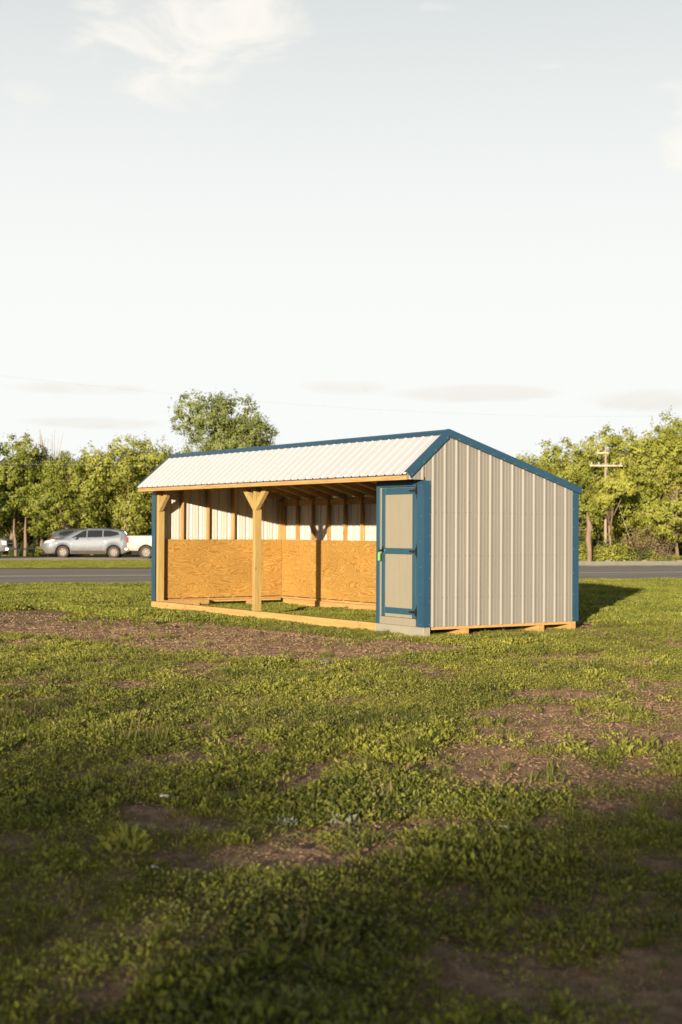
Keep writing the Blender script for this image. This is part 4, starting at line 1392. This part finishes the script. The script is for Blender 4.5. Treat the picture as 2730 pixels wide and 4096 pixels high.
# understorey bushes
def bush_mesh(seed, m, W=1.2, H=1.3, n=60, lpc=38, ls=.12):
    rnd = random.Random(seed); mb = MB()
    for k in range(n):
        d = Vector((rnd.gauss(0, 1), rnd.gauss(0, 1), abs(rnd.gauss(0, 1)) * .9)).normalized()
        c = Vector((d.x * W, d.y * W, d.z * H)) * rnd.uniform(.55, 1.05)
        for j in range(lpc):
            p = c + Vector((rnd.gauss(0, .13), rnd.gauss(0, .13), rnd.gauss(0, .12)))
            if p.z < 0: p.z = -p.z
            nv = (d + Vector((rnd.gauss(0, .6), rnd.gauss(0, .6), rnd.gauss(0, .6)))).normalized()
            u_ = nv.cross(Vector((rnd.uniform(-1, 1), rnd.uniform(-1, 1), 1))).normalized(); w = nv.cross(u_); s = ls * rnd.uniform(.6, 1.2)
            mb.add([p - u_ * s * .5, p + w * s * .3, p + u_ * s * .5, p - w * s * .3], [(0, 1, 2, 3)])
    for k in range(10):
        a = rnd.uniform(0, 6.28)
        mb.tube([(0, 0, 0), (math.cos(a) * W * .6, math.sin(a) * W * .6, H * .8)], [.02, .008], 4, mi=1)
    return mb.mesh('bush', [m, bark])
vine = leafmat('brown_vine', (0.1292, 0.0912, 0.0532), (0.2052, 0.152, 0.0912), trans=.15, nsc=1.5)
bg_, bd_, bv_ = bush_mesh(1, treeleaf[0]), bush_mesh(2, treeleaf[2]), bush_mesh(3, vine, 1.0, 1.7, 44, 40, .09)
def bush(u, d, me, sc, label, cat='bush', name='bush', group=None, sz=1.):
    p = at_col(u, d); o = bpy.data.objects.new(name, me); o.location = p; o.scale = (sc, sc, sc * sz); o.rotation_euler = (0, 0, random.uniform(0, 6)); link(o); tag(o, label, cat, group); return o
for i, (xd, d, me, sc, sz) in enumerate([(1345, 106, bg_, 1.3, 1), (1375, 104, bg_, 1.1, 1), (1415, 103, bg_, 1.3, 1.), (1455, 104, bd_, 1.3, 1), (1335, 107, bd_, 1.5, 1.2), (1400, 106, bd_, 1.5, 1.2),
                                        (1490, 104, bg_, .9, 1), (1520, 105, bd_, 1.0, .8), (1550, 104, bg_, .8, .8)]):
    bush(xd * 1.7411, d, me, sc, 'low green bush at the foot of the trees just beyond the guardrail', group='low bushes beyond the guardrail', sz=sz)
for i, (xd, d, sc, lb) in enumerate([(1480, 105, 1.5, 'tangle of tan dead vines right of the utility pole'), (1452, 104.5, 1.1, 'smaller brown dead shrub near the yellow guy wire sleeve'), (1530, 105, 1.0, 'brown dead stems below the dark hollow at the right'), (1360, 106, .9, 'brown dead shrub behind the dead stump')]):
    bush(xd * 1.7411, d, bv_, sc, lb, 'dead shrub', 'dead_shrub', sz=1.2)
for i, xd in enumerate((20, 60, 110, 160, 330, 360)):
    bush(xd * 1.7411, 93 + random.uniform(-1, 1), bd_ if i % 2 else bg_, random.uniform(.6, 1.0), 'low bush under the hedgerow trees behind the parked vehicles', group='low bushes behind the vehicles', sz=.8)

for i, xd in enumerate(list(range(-60, 480, 36)) + list(range(1210, 1680, 36))):
    left = xd < 500
    bush(xd * 1.7411 + random.uniform(-20, 20), (111 if left else 126) + random.uniform(-2, 2), bd_ if i % 3 else bg_, random.uniform(2.2, 2.9), 'dense dark thicket under the trees %s' % ('behind the parked vehicles' if left else 'beyond the guardrail and utility pole'), 'thicket', 'thicket', 'thickets under the trees %s' % ('on the left' if left else 'on the right'))

# two pale trunks at the left, dead stump at the right, bare twigs on top
def trunk(u, d, pts, rad, label, name='tree_trunk', cat='tree trunk', m=None):
    p = at_col(u, d); mb = MB(); mb.tube(pts, rad, 7); o = mb.build(name, m or bark, smooth=True); o.location = p; tag(o, label, cat); return o
trunk(66, 91.5, [(0, 0, -.1), (-.12, 0, .8), (-.4, 0, 1.6), (-.6, .1, 2.4)], [.11, .09, .07, .04], 'slanting pale trunk, left of the two beside the silver pickup')
trunk(103, 91, [(0, 0, -.1), (.02, 0, .8), (-.03, 0, 1.6), (-.2, .1, 2.5)], [.12, .10, .08, .04], 'upright pale trunk, right of the two beside the silver pickup')
p = at_col(2358, 102)
mb = MB(); mb.tube([(0, 0, -.2), (.05, 0, .9), (-.1, 0, 1.9), (.02, 0, 2.9), (-.22, 0, 3.9)], [.22, .17, .22, .20, .05], 8)
mb.tube([(0, 0, 2.8), (-.5, 0, 2.6), (-1.4, 0, 2.75)], [.08, .06, .03], 5); mb.tube([(.05, 0, 2.2), (.3, 0, 2.9)], [.07, .03], 5)
o = mb.build('dead_tree', bark, smooth=True); o.location = p; tag(o, 'broken dead tree trunk standing left of the utility pole', 'dead tree')
rnd = random.Random(8)
for u, lb, hh in ((150, 'bare leafless treetop, left cluster of twigs above the hedge', 1.0), (200, 'bare leafless treetop, taller right cluster above the hedge', 1.05), (262, 'sparse leafless twigs above the hedge, rightmost', .85)):
    mb = MB()
    mb.tube([(0, 0, 0), (.1, 0, 4)], [.12, .07], 6)
    for k in range(34):
        a = rnd.uniform(0, 6.28); r0 = rnd.uniform(0, .4); r1 = rnd.uniform(.2, 1.3); z0 = rnd.uniform(3, 6)
        e = Vector((r1 * math.cos(a), r1 * math.sin(a), rnd.uniform(6.5, 8.6)))
        s_ = Vector((r0 * math.cos(a), r0 * math.sin(a), z0))
        mb.tube([Vector((.1, 0, 3.9)).lerp(s_, .9), s_.lerp(e, .5) + Vector((.1, .05, -.1)), e], [.03, .018, .008], 4)
    o = mb.build('bare_tree', twig); p = at_col(u, 104); o.location = p; o.scale = (1, 1, hh * Htop(1002, 104, u) / 8.6); tag(o, lb, 'bare tree')

# ------------------------------------------------------------------ utility pole and wires
polem = mat('weathered_pole', (0.2736, 0.2128, 0.1596), rough=.9, var=.15, nscale=10, stretch=(1, 1, .1))
armm = mat('grey_crossarm', (0.38, 0.3344, 0.2812), rough=.9, var=.12)
porc = mat('insulator', (0.342, 0.3192, 0.304), rough=.4, var=.1)
wirem = mat('wire', (0.2888, 0.2812, 0.266), rough=.6, var=.05)
DP = 107.0
pp = at_col(2423, DP)
PH = CAM.z + (2128 - 1786) / FPX * DP - pp.z
up_ = empty('utility_pole', pp, 0)
tag(up_, 'wooden utility pole with two crossarms beyond the guardrail', 'utility pole')
MB().tube([(0, 0, -.3), (0, 0, PH * .5), (0, 0, PH)], [.12, .105, .08], 10).build('pole', polem, up_, smooth=True, angle=40)
ad_ = Vector((YR[0], YR[1], 0))
zlow = CAM.z + (2128 - 1863) / FPX * DP - pp.z
zhi = CAM.z + (2128 - 1812) / FPX * DP - pp.z
fwd_ = Vector((YF[0], YF[1], 0))
o1 = MB().beam(ad_ * -1.22 - fwd_ * .22 + Vector((0, 0, zlow)), ad_ * 1.22 - fwd_ * .22 + Vector((0, 0, zlow)), .10, .12).build('crossarm', armm, up_)
o2 = MB().beam(ad_ * -.70 - fwd_ * .2 + Vector((0, 0, zhi)), ad_ * .18 - fwd_ * .2 + Vector((0, 0, zhi)), .09, .11).build('crossarm', armm, up_)
for arm, offs, z in ((o1, (-1.1, -.55, .55, 1.1), zlow), (o2, (-.62,), zhi)):
    for a in offs:
        c = ad_ * a - fwd_ * .22 + Vector((0, 0, z + .07))
        MB().tube([c, c + Vector((0, 0, .08)), c + Vector((0, 0, .2))], [.05, .07, .04], 8).build('insulator', porc, arm)
# guy wire with yellow sleeve
g0 = at_col(2556, 104.5)
g1 = pp + Vector((0, 0, zlow))
gl = lambda t_: g0.lerp(g1, t_) - pp
MB().tube([gl(0), gl(1)], .012, 4).build('guy_wire', wirem, up_)
MB().tube([gl(.03), gl(.24)], .04, 6).build('guy_sleeve', mat('yellow_plastic', (0.57, 0.2736, 0.0152), rough=.5, var=.05), up_)


def wire(a, b, sag, label, r=.003):
    pts = [a.lerp(b, t_) - Vector((0, 0, 4 * sag * t_ * (1 - t_))) for t_ in np.linspace(0, 1, 28)]
    o = MB().tube(pts, r, 4).build('power_line', wirem)
    tag(o, label, 'power line')
tdir = Vector((-TN[0], -TN[1], 0))
far_l = pp + tdir * 95
for a, z, lb in ((-.62, zhi, 'upper power line running left from the short crossarm'), (-1.1, zlow, 'power line from the left end of the long crossarm'), (1.1, zlow, 'power line from the right end of the long crossarm')):
    s_ = pp + ad_ * a - fwd_ * .22 + Vector((0, 0, z + .2))
    e_ = far_l + ad_ * a * .3 + Vector((0, 0, z + .2))
    wire(s_, e_, 1.0, lb)
    e2 = pp - tdir * 40 + ad_ * a + Vector((0, 0, z + .2))
    wire(s_, e2, .5, lb.replace('running left', 'running right').replace('power line from', 'right hand span from'))
# high faint line crossing the open sky
a = CAM + dirof(-120, 848) * 62; b = CAM + dirof(1750, 948) * 92
wire(a, b, .9, 'thin high power line crossing the sky above the big tree', .002)

# ------------------------------------------------------------------ guardrail
galv = mat('galvanised_steel', (0.2736, 0.2736, 0.2356), rough=.5, metal=.3, var=.12, nscale=2)
rail = empty('guardrail', (0, 0, 0))
tag(rail, 'galvanised steel guardrail along the far side of the highway, right of the shed', 'guardrail')
def st(s, t_, z): return Vector((SN[0] * s + TN[0] * t_, SN[1] * s + TN[1] * t_, z))
prof = [(0, 0), (.02, .03), (.08, .07), (.08, .11), (.02, .145), (.02, .165), (.08, .20), (.08, .24), (.02, .28), (0, .31)]
t0_, t1_ = 15.0, 60.0
SG = S_FAR + 2.3
ztop_ = .17
for k in range(11):
    ta, tb_ = t0_ + k * 4.1, t0_ + (k + 1) * 4.1
    mb = MB(); vs = []
    for t_ in (ta, tb_):
        for o_, z_ in prof: vs.append(st(SG - o_, t_, ztop_ - .31 + z_))
    for t_ in (ta, tb_):
        for o_, z_ in prof: vs.append(st(SG - o_ + .004, t_, ztop_ - .31 + z_))
    n = len(prof)
    fs = [(i, i + 1, n + i + 1, n + i) for i in range(n - 1)]
    mb.add(vs, fs + [tuple(2 * n + q for q in reversed(f)) for f in fs])
    mb.build('rail_beam', galv, rail, fix=False)
for k in range(23):
    t_ = t0_ + .2 + k * 2.0
    p = st(SG + .1, t_, 0)
    z0 = gz(p.x, p.y) - .2
    MB().beam((p.x, p.y, z0), (p.x, p.y, ztop_ + .04), .15, .18, up=(TN[0], TN[1], 0)).build('post', polem, rail)
# pipe barrier between the pickup and the wagon
pb = empty('pipe_barrier', at_col(120, 86)); tag(pb, 'low galvanised pipe rail between the silver pickup and silver wagon', 'barrier')
a = at_col(-60, 86) - pb.location; b = at_col(330, 86) - pb.location
MB().tube([a + Vector((0, 0, .52)), b + Vector((0, 0, .50))], .045, 8).build('pipe', galv, pb)
for t_ in (.05, .35, .65, .95):
    q = a.lerp(b, t_); MB().tube([q + Vector((0, 0, -.1)), q + Vector((0, 0, .5))], .04, 8).build('post', galv, pb)

# ------------------------------------------------------------------ vehicles
def vmat(name, base, rough=.35, metal=.0, coat=.6, dust=(0.105, 0.08, 0.055), dz=.75):
    """paint with road dust rising from the sills"""
    m = bpy.data.materials.new(name); m.use_nodes = True
    t = m.node_tree; L = t.links.new; b = t.nodes['Principled BSDF']
    setin(b, Roughness=rough, Metallic=metal); b.inputs['Coat Weight'].default_value = coat * .4
    tc = N(t, 'ShaderNodeTexCoord'); sp = N(t, 'ShaderNodeSeparateXYZ'); L(tc.outputs['Object'], sp.inputs[0])
    nz = N(t, 'ShaderNodeTexNoise'); setin(nz, Scale=5.0, Detail=5.0); L(tc.outputs['Object'], nz.inputs['Vector'])
    ad2 = N(t, 'ShaderNodeMath', operation='MULTIPLY_ADD'); ad2.inputs[1].default_value = .5; L(nz.outputs['Fac'], ad2.inputs[0]); L(sp.outputs[2], ad2.inputs[2])
    r = N(t, 'ShaderNodeMapRange'); setin(r, From_Min=dz - .2, From_Max=dz + .25, To_Min=.8, To_Max=.06); L(ad2.outputs[0], r.inputs['Value'])
    mx = N(t, 'ShaderNodeMix', data_type='RGBA'); mx.inputs['A'].default_value = (*base, 1); mx.inputs['B'].default_value = (*dust, 1)
    L(r.outputs[0], mx.inputs['Factor']); L(mx.outputs['Result'], b.inputs['Base Color'])
    r2 = N(t, 'ShaderNodeMapRange'); setin(r2, To_Min=rough, To_Max=.8); L(r.outputs[0], r2.inputs['Value']); L(r2.outputs[0], b.inputs['Roughness'])
    return m
V = dict(silver=vmat('silver_paint', (0.095, 0.120, 0.155), .5, .2), white=vmat('white_paint', (0.3952, 0.3724, 0.3268), .5, 0), dark=vmat('dark_paint', (0.038, 0.0418, 0.0532), .3, 0, dz=.3),
         grey=vmat('pewter_paint', (0.0988, 0.114, 0.1368), .5, .2))
M['glass'] = mat('tinted_glass', (0.01368, 0.01672, 0.01976), rough=.08, var=.1, spec=.6)
M['wglass'] = mat('windscreen_glass', (0.038, 0.057, 0.0494), rough=.3, var=.2, spec=.7)
M['tyre'] = mat('dusty_tyre', (0.038, 0.03268, 0.02736), rough=.9, var=.2)
M['rim'] = mat('alloy_rim', (0.14, 0.125, 0.105), rough=.55, metal=.2, var=.1)
M['dirtyplastic'] = mat('dirty_cladding', (0.045, 0.037, 0.029), rough=.85, var=.35, nscale=3)
M['under'] = mat('underbody', (0.00912, 0.00912, 0.00912), rough=.9, var=.1)
M['lamp_clear'] = mat('clear_lamp', (0.4712, 0.456, 0.4256), rough=.15, var=.1)
M['lamp_red'] = mat('red_lamp', (0.342, 0.0152, 0.00912), rough=.2, var=.1)
M['lamp_amber'] = mat('amber_lamp', (0.418, 0.076, 0.0152), rough=.25, var=.1)
M['chrome'] = mat('chrome', (0.456, 0.456, 0.456), rough=.2, metal=1.0, var=.05)


def interp(pts, x):
    for (a, ya), (b, yb2) in zip(pts, pts[1:]):
        if a <= x <= b:
            t_ = (x - a) / (b - a + 1e-9); t_ = t_ * t_ * (3 - 2 * t_) * .35 + t_ * .65
            return ya + (yb2 - ya) * t_
    return pts[0][1] if x < pts[0][0] else pts[-1][1]


def vehicle(name, paint, label, cat, loc, rz, spec):
    root = empty(name, loc, rz); tag(root, label, cat)
    Ln, W = spec['len'], spec['w'] / 2
    wh, wr = spec['wheels'], spec['wr']
    def half(x):
        w = W
        a = max(0, (.55 - x) / .55); b = max(0, (x - (Ln - .5)) / .5)
        return w - .20 * a * a - .10 * b * b
    def zbot(x):
        z = interp(spec['bot'], x)
        for c in wh:
            rr_ = wr + .07
            if abs(x - c) < rr_:
                z = max(z, wr + math.sqrt(rr_ * rr_ - (x - c) ** 2) * .98)
        return z
    xs_ = set(np.round(np.linspace(0, Ln, 44), 3))
    for c in wh:
        for a in np.linspace(0, math.pi, 15): xs_.add(round(float(c + (wr + .07) * math.cos(a)), 3))
    for k in spec['top']: xs_.add(round(k[0], 3))
    xs_ = sorted(x_ for x_ in xs_ if 0 <= x_ <= Ln)
    rows = []
    side_y = lambda x_, z_: half(x_) - .05 - .36 * max(0, z_ - interp(spec['belt'], x_))
    for x_ in xs_:
        w = half(x_); zb = zbot(x_); zs = interp(spec['belt'], x_); zt_ = max(interp(spec['top'], x_), zs + .02)
        zs = max(zs, zb + .05)
        e = max(.3, side_y(x_, zt_ - .07) if zt_ - zs > .12 else w - .08)
        sec = [(w - .03, zb), (w, zb + (zs - zb) * .15), (w + .004, zb + (zs - zb) * .5), (w - .004, zs - (zs - zb) * .18), (w - .05, zs),
               (w - .05 + (e - w + .05) * .5, zs + (zt_ - .07 - zs) * .5 if zt_ - zs > .12 else zs + .005), (e, zt_ - .07 if zt_ - zs > .12 else zs + .01), (e - .10, zt_ - .015 if zt_ - zs > .12 else zt_), (e * .45, zt_ + .012), (0, zt_ + .018)]
        rows.append((x_, sec))
    mb = MB(); n = len(rows[0][1]); vs = []
    for x_, sec in rows:
        for y, z in sec: vs.append((x_, -y, z))
        for y, z in reversed(sec[:-1]): vs.append((x_, y, z))
    m_ = 2 * n - 1
    fs = []
    for i in range(len(rows) - 1):
        for j in range(m_ - 1): fs.append((i * m_ + j, (i + 1) * m_ + j, (i + 1) * m_ + j + 1, i * m_ + j + 1))
        fs.append((i * m_ + m_ - 1, (i + 1) * m_ + m_ - 1, (i + 1) * m_, i * m_))
    fs.append(tuple(range(m_))); fs.append(tuple(reversed([(len(rows) - 1) * m_ + j for j in range(m_)])))
    mb.add(vs, fs)
    body = mb.build('body', paint, root, smooth=True, angle=38)
    MB().box(.25, Ln - .25, -W + .28, W - .28, .22, .70).build('underbody', M['under'], root)
    # windows
    for poly in spec['windows']:
        for sgn in (-1, 1):
            pts = [(px, sgn * (side_y(px, pz) + .010), pz) for px, pz in poly]
            MB().prism(pts, (0, -sgn * .02, 0)).build('window', M['glass'], root)
    for (xa, za, xb, zb2, nm) in spec['screens']:
        ya = side_y(xa, za) - .06; yb2 = side_y(xb, zb2) - .06
        dn = Vector((-(zb2 - za), 0, xb - xa)).normalized()
        if dn.z < 0: dn = -dn
        pts = [Vector((xa, -ya, za)), Vector((xa, ya, za)), Vector((xb, yb2, zb2)), Vector((xb, -yb2, zb2))]
        pts = [q + dn * .028 for q in pts]
        MB().prism(pts, -dn * .02).build(nm, M['wglass'], root)
    # wheels
    for c in wh:
        for sgn in (-1, 1):
            yc = sgn * (W - .13)
            wmb = MB().lathe([(wr * .60, -.10), (wr * .93, -.115), (wr, -.075), (wr, .075), (wr * .93, .115), (wr * .60, .10), (wr * .60, -.10)], 'y', 28, (c, yc, wr))
            wo = wmb.build('wheel', M['tyre'], root, smooth=True, angle=40)
            yo = yc + sgn * .085
            rb = MB().lathe([(0, -.05), (wr * .615, -.05), (wr * .615, .015), (wr * .52, .0), (wr * .14, .02), (0, .028)] if sgn > 0 else [(0, .05), (wr * .615, .05), (wr * .615, -.015), (wr * .52, -.0), (wr * .14, -.02), (0, -.028)], 'y', 24, (c, yo, wr))
            rb.build('rim', M['rim'], wo, smooth=True, angle=40)
            hb = MB()
            for k in range(6):
                a = k * math.pi / 3 + .3
                cx, cz = c + wr * .36 * math.cos(a), wr + wr * .36 * math.sin(a)
                pts = [(cx + wr * .085 * math.cos(b_), yo + sgn * .004, cz + wr * .085 * math.sin(b_)) for b_ in [q * math.pi / 4 for q in range(8)]]
                hb.prism(pts, (0, sgn * .014, 0))
            hb.build('rim_openings', M['under'], wo)
    for f in spec['extras']:
        f(root, half, W, Ln)
    return root


def slab(nm, m, x0, x1, z0, z1, out=.012, t_=.03, both=True, sides=(-1, 1)):
    def f(root, half, W, Ln):
        for sgn in sides:
            pts = [(x_, sgn * (half(x_) + out), z_) for x_, z_ in ((x0, z0), (x1, z0), (x1, z1), (x0, z1))]
            MB().prism(pts, (0, -sgn * t_, 0)).build(nm, M[m] if isinstance(m, str) else m, root, bevel=.004)
    return f
def polyslab(nm, m, pts2, out=.012, t_=.05):
    def f(root, half, W, Ln):
        for sgn in (-1, 1):
            pts = [(x_, sgn * (half(x_) + out), z_) for x_, z_ in pts2]
            MB().prism(pts, (0, -sgn * t_, 0)).build(nm, M[m] if isinstance(m, str) else m, root, bevel=.004)
    return f
def mirror(x_, z_, m):
    def f(root, half, W, Ln):
        for sgn in (-1, 1):
            bm = bmesh.new(); bmesh.ops.create_uvsphere(bm, u_segments=12, v_segments=8, radius=1)
            for v in bm.verts: v.co = Vector((x_ + v.co.x * .12, sgn * (W + .10) + v.co.y * .10, z_ + v.co.z * .085))
            me = bpy.data.meshes.new('mirror'); bm.to_mesh(me); bm.free(); me.materials.append(m)
            for p_ in me.polygons: p_.use_smooth = True
            link(bpy.data.objects.new('mirror', me), root)
    return f
def cross(nm, m, x0, x1, z0, z1, yw, bev=.02):
    def f(root, half, W, Ln):
        MB().box(x0, x1, -yw, yw, z0, z1).build(nm, M[m] if isinstance(m, str) else m, root, bevel=bev)
    return f


def suv_spec(paint):
    return dict(len=5.2, w=1.98, wheels=(1.28, 4.28), wr=.365,
        bot=[(0, .42), (.35, .26), (4.8, .28), (5.2, .42)],
        belt=[(0, .78), (.12, .98), (1.2, 1.13), (2.0, 1.17), (3.6, 1.22), (4.7, 1.32), (5.0, 1.25), (5.2, 1.08)],
        top=[(0, .80), (.10, 1.0), (.5, 1.13), (1.25, 1.22), (2.35, 1.68), (2.8, 1.75), (3.5, 1.765), (4.3, 1.72), (4.85, 1.62), (5.02, 1.42), (5.2, 1.10)],
        windows=[[(1.80, 1.20), (2.66, 1.22), (2.66, 1.64), (2.45, 1.60)], [(2.72, 1.22), (3.60, 1.25), (3.60, 1.655), (2.72, 1.645)], [(3.67, 1.255), (4.15, 1.29), (4.62, 1.40), (4.50, 1.55), (4.1, 1.63), (3.67, 1.655)]],
        screens=[(1.36, 1.245, 2.28, 1.645, 'windscreen'), (5.02, 1.40, 4.88, 1.58, 'rear_window')],
        extras=[slab('sill_cladding', 'dirtyplastic', 1.76, 3.80, .24, .44), slab('front_bumper_skirt', 'dirtyplastic', .12, .84, .26, .45, .006), slab('door_handle', paint, 2.72, 2.88, 1.08, 1.11, .03), slab('door_handle', paint, 3.72, 3.88, 1.10, 1.13, .03),
                polyslab('headlight', 'lamp_clear', [(.16, .86), (.55, .90), (.88, 1.08), (.70, 1.10), (.28, 1.0)], .010), polyslab('indicator', 'lamp_amber', [(.74, .98), (.86, 1.07), (.80, 1.09), (.70, 1.02)], .014),
                polyslab('taillight', 'lamp_red', [(4.88, 1.20), (5.18, 1.15), (5.19, .84), (5.08, .90), (5.06, 1.12)], .010), mirror(2.06, 1.18, paint),
                cross('grille', 'under', -.012, .05, .60, .84, .55), cross('bumper', paint, -.04, .2, .40, .58, .80, .05), cross('rear_bumper', paint, 5.05, 5.26, .40, .66, .84, .05), polyslab('roof_rail', paint, [(2.7, 1.70), (4.5, 1.66), (4.5, 1.69), (2.7, 1.73)], -.28)])


def pick_spec(paint):
    return dict(len=5.85, w=2.0, wheels=(1.12, 4.78), wr=.385,
        bot=[(0, .52), (.3, .46), (5.4, .42), (5.85, .45)],
        belt=[(0, 1.30), (2.1, 1.32), (2.14, 1.24), (4.1, 1.20), (5.7, 1.10), (5.85, .92)],
        top=[(0, 1.33), (2.1, 1.35), (2.12, 1.36), (2.20, 1.80), (2.5, 1.88), (3.4, 1.88), (4.3, 1.27), (5.55, 1.16), (5.8, 1.08), (5.85, .95)],
        windows=[[(2.32, 1.28), (2.85, 1.27), (2.85, 1.76), (2.36, 1.76)], [(2.92, 1.27), (3.95, 1.26), (3.50, 1.74), (2.92, 1.76)]],
        screens=[(4.22, 1.31, 3.48, 1.80, 'windscreen'), (2.16, 1.40, 2.20, 1.74, 'rear_window')],
        extras=[slab('rocker', 'dirtyplastic', 1.65, 4.25, .42, .50), polyslab('headlight', 'lamp_clear', [(5.60, .78), (5.83, .80), (5.82, 1.02), (5.55, 1.04)], .012), polyslab('taillight', 'lamp_red', [(.005, .92), (.10, .92), (.10, 1.24), (.005, 1.24)], .010),
                cross('grille', 'under', 5.80, 5.875, .72, 1.02, .62), cross('grille_bar', 'chrome', 5.86, 5.89, .85, .90, .64, .01), cross('bumper', 'chrome', 5.74, 5.96, .46, .66, .93, .04), cross('rear_bumper', 'chrome', -.12, .06, .48, .64, .92, .03),
                slab('door_handle', paint, 3.02, 3.18, 1.10, 1.13, .03), mirror(3.95, 1.25, paint)])


def veh_at(u_ref, d, xref, rz_extra, face):
    """place so that local x=xref appears in column u_ref; face -1 nose left, +1 nose right"""
    p = at_col(u_ref, d)
    base = Vector((YR[0], YR[1], 0)) if True else None
    c, s = math.cos(rz_extra), math.sin(rz_extra)
    a = Vector((base.x * c - base.y * s, base.x * s + base.y * c, 0)) * face
    return p, a
# silver wagon: nose left; local +x must point to image right (nose at x=0)
ang0 = math.atan2(YR[1], YR[0])
def put(name, paint, label, cat, spec, u0, d, rz, dz=0.012):
    p = at_col(u0, d)
    return vehicle(name, paint, label, cat, (p.x, p.y, p.z + dz), ang0 + rz, spec)
put('parked_car', V['silver'], 'silver crossover wagon with dusty sills and damaged headlight parked facing left', 'car', suv_spec(V['silver']), 180, 85.0, R(0))
put('pickup_truck', V['white'], 'white pickup truck half hidden behind the left end of the shed', 'pickup', pick_spec(V['white']), 519, 82.5, R(-1))
put('pickup_truck', V['grey'], 'silver pickup at the left edge of the photo with only its front showing', 'pickup', pick_spec(V['grey']), 42 - 5.85 * FPX / 80, 80.5, R(2))
put('parked_car', V['dark'], 'dark vehicle mostly hidden behind the silver wagon', 'car', suv_spec(V['dark']), 190, 88.5, R(180 + 0)) if False else None
p = at_col(210 + 5.2 * FPX / 89.5, 89.5)
vehicle('parked_car', V['dark'], 'dark wagon mostly hidden behind the hood of the silver wagon', 'car', (p.x, p.y, p.z + .0), ang0 + math.pi, suv_spec(V['dark']))

# ------------------------------------------------------------------ unseen trees added behind the camera to darken the foreground
hx_, hy_ = SUN_TO.x, SUN_TO.y
hn = math.hypot(hx_, hy_); hx_ /= hn; hy_ /= hn
SHADE_D = 10.5
edge = Vector((CAM.x + YF[0] * SHADE_D, CAM.y + YF[1] * SHADE_D, 0)) if 'SHADE_D' in globals() else Vector((CAM.x + YF[0] * SHADE_D, CAM.y + YF[1] * SHADE_D, 0))
random.seed(4)
tbs, cbs = tree_meshes(909, nclump=270, lpc=26, ls=.17, lobes=18)
zz = np.array([v[2] for v in cbs.v]); ZEFF = float(np.percentile(zz, 99.5))
sp_t, sp_c = tbs.mesh('trunk', bark, True), cbs.mesh('crown', treeleaf[1])
for k in range(9):
    off = (k - 4) * 3.4
    Lr = 62 + random.uniform(-3, 3)
    x = edge.x + hx_ * Lr - hy_ * off; y = edge.y + hy_ * Lr + hx_ * off
    o = empty('bushy_tree', (x, y, 0), random.uniform(0, 6.28))
    h = (math.tan(SUN_EL) * Lr + random.uniform(-.12, .12)) * 8 / ZEFF
    o.scale = (1.25, 1.25, h / 8)
    for nm, me in (('trunk', sp_t), ('crown', sp_c)):
        link(bpy.data.objects.new(nm, me), o)
    tag(o, 'thinly leaved tree added unseen behind the camera to darken the foreground', 'tree', 'added shade trees behind the camera')

# a denser unseen row in front of them, added to darken the nearest ground
random.seed(11)
SHADE_N = 8.0
e2_ = Vector((CAM.x + YF[0] * SHADE_N, CAM.y + YF[1] * SHADE_N, 0))
ZE = [float(np.percentile(np.array([v[2] for v in cb_.v]), 99)) for tb_, cb_ in VAR]
for k in range(12):
    off = (k % 6 - 2.5) * 3.8 + (1.9 if k > 5 else 0)
    Lr = (46 if k < 6 else 51) + random.uniform(-1, 1)
    x = e2_.x + hx_ * Lr - hy_ * off; y = e2_.y + hy_ * Lr + hx_ * off
    place_tree(0, 0, k % 6, (math.tan(SUN_EL) * Lr + random.uniform(-.12, .12)) * 8 / ZE[k % 6], 4.2, 1, 'dense low tree added unseen behind the camera to darken the nearest weeds', group='added dense shade trees behind the camera', at=Vector((x, y, 0)))
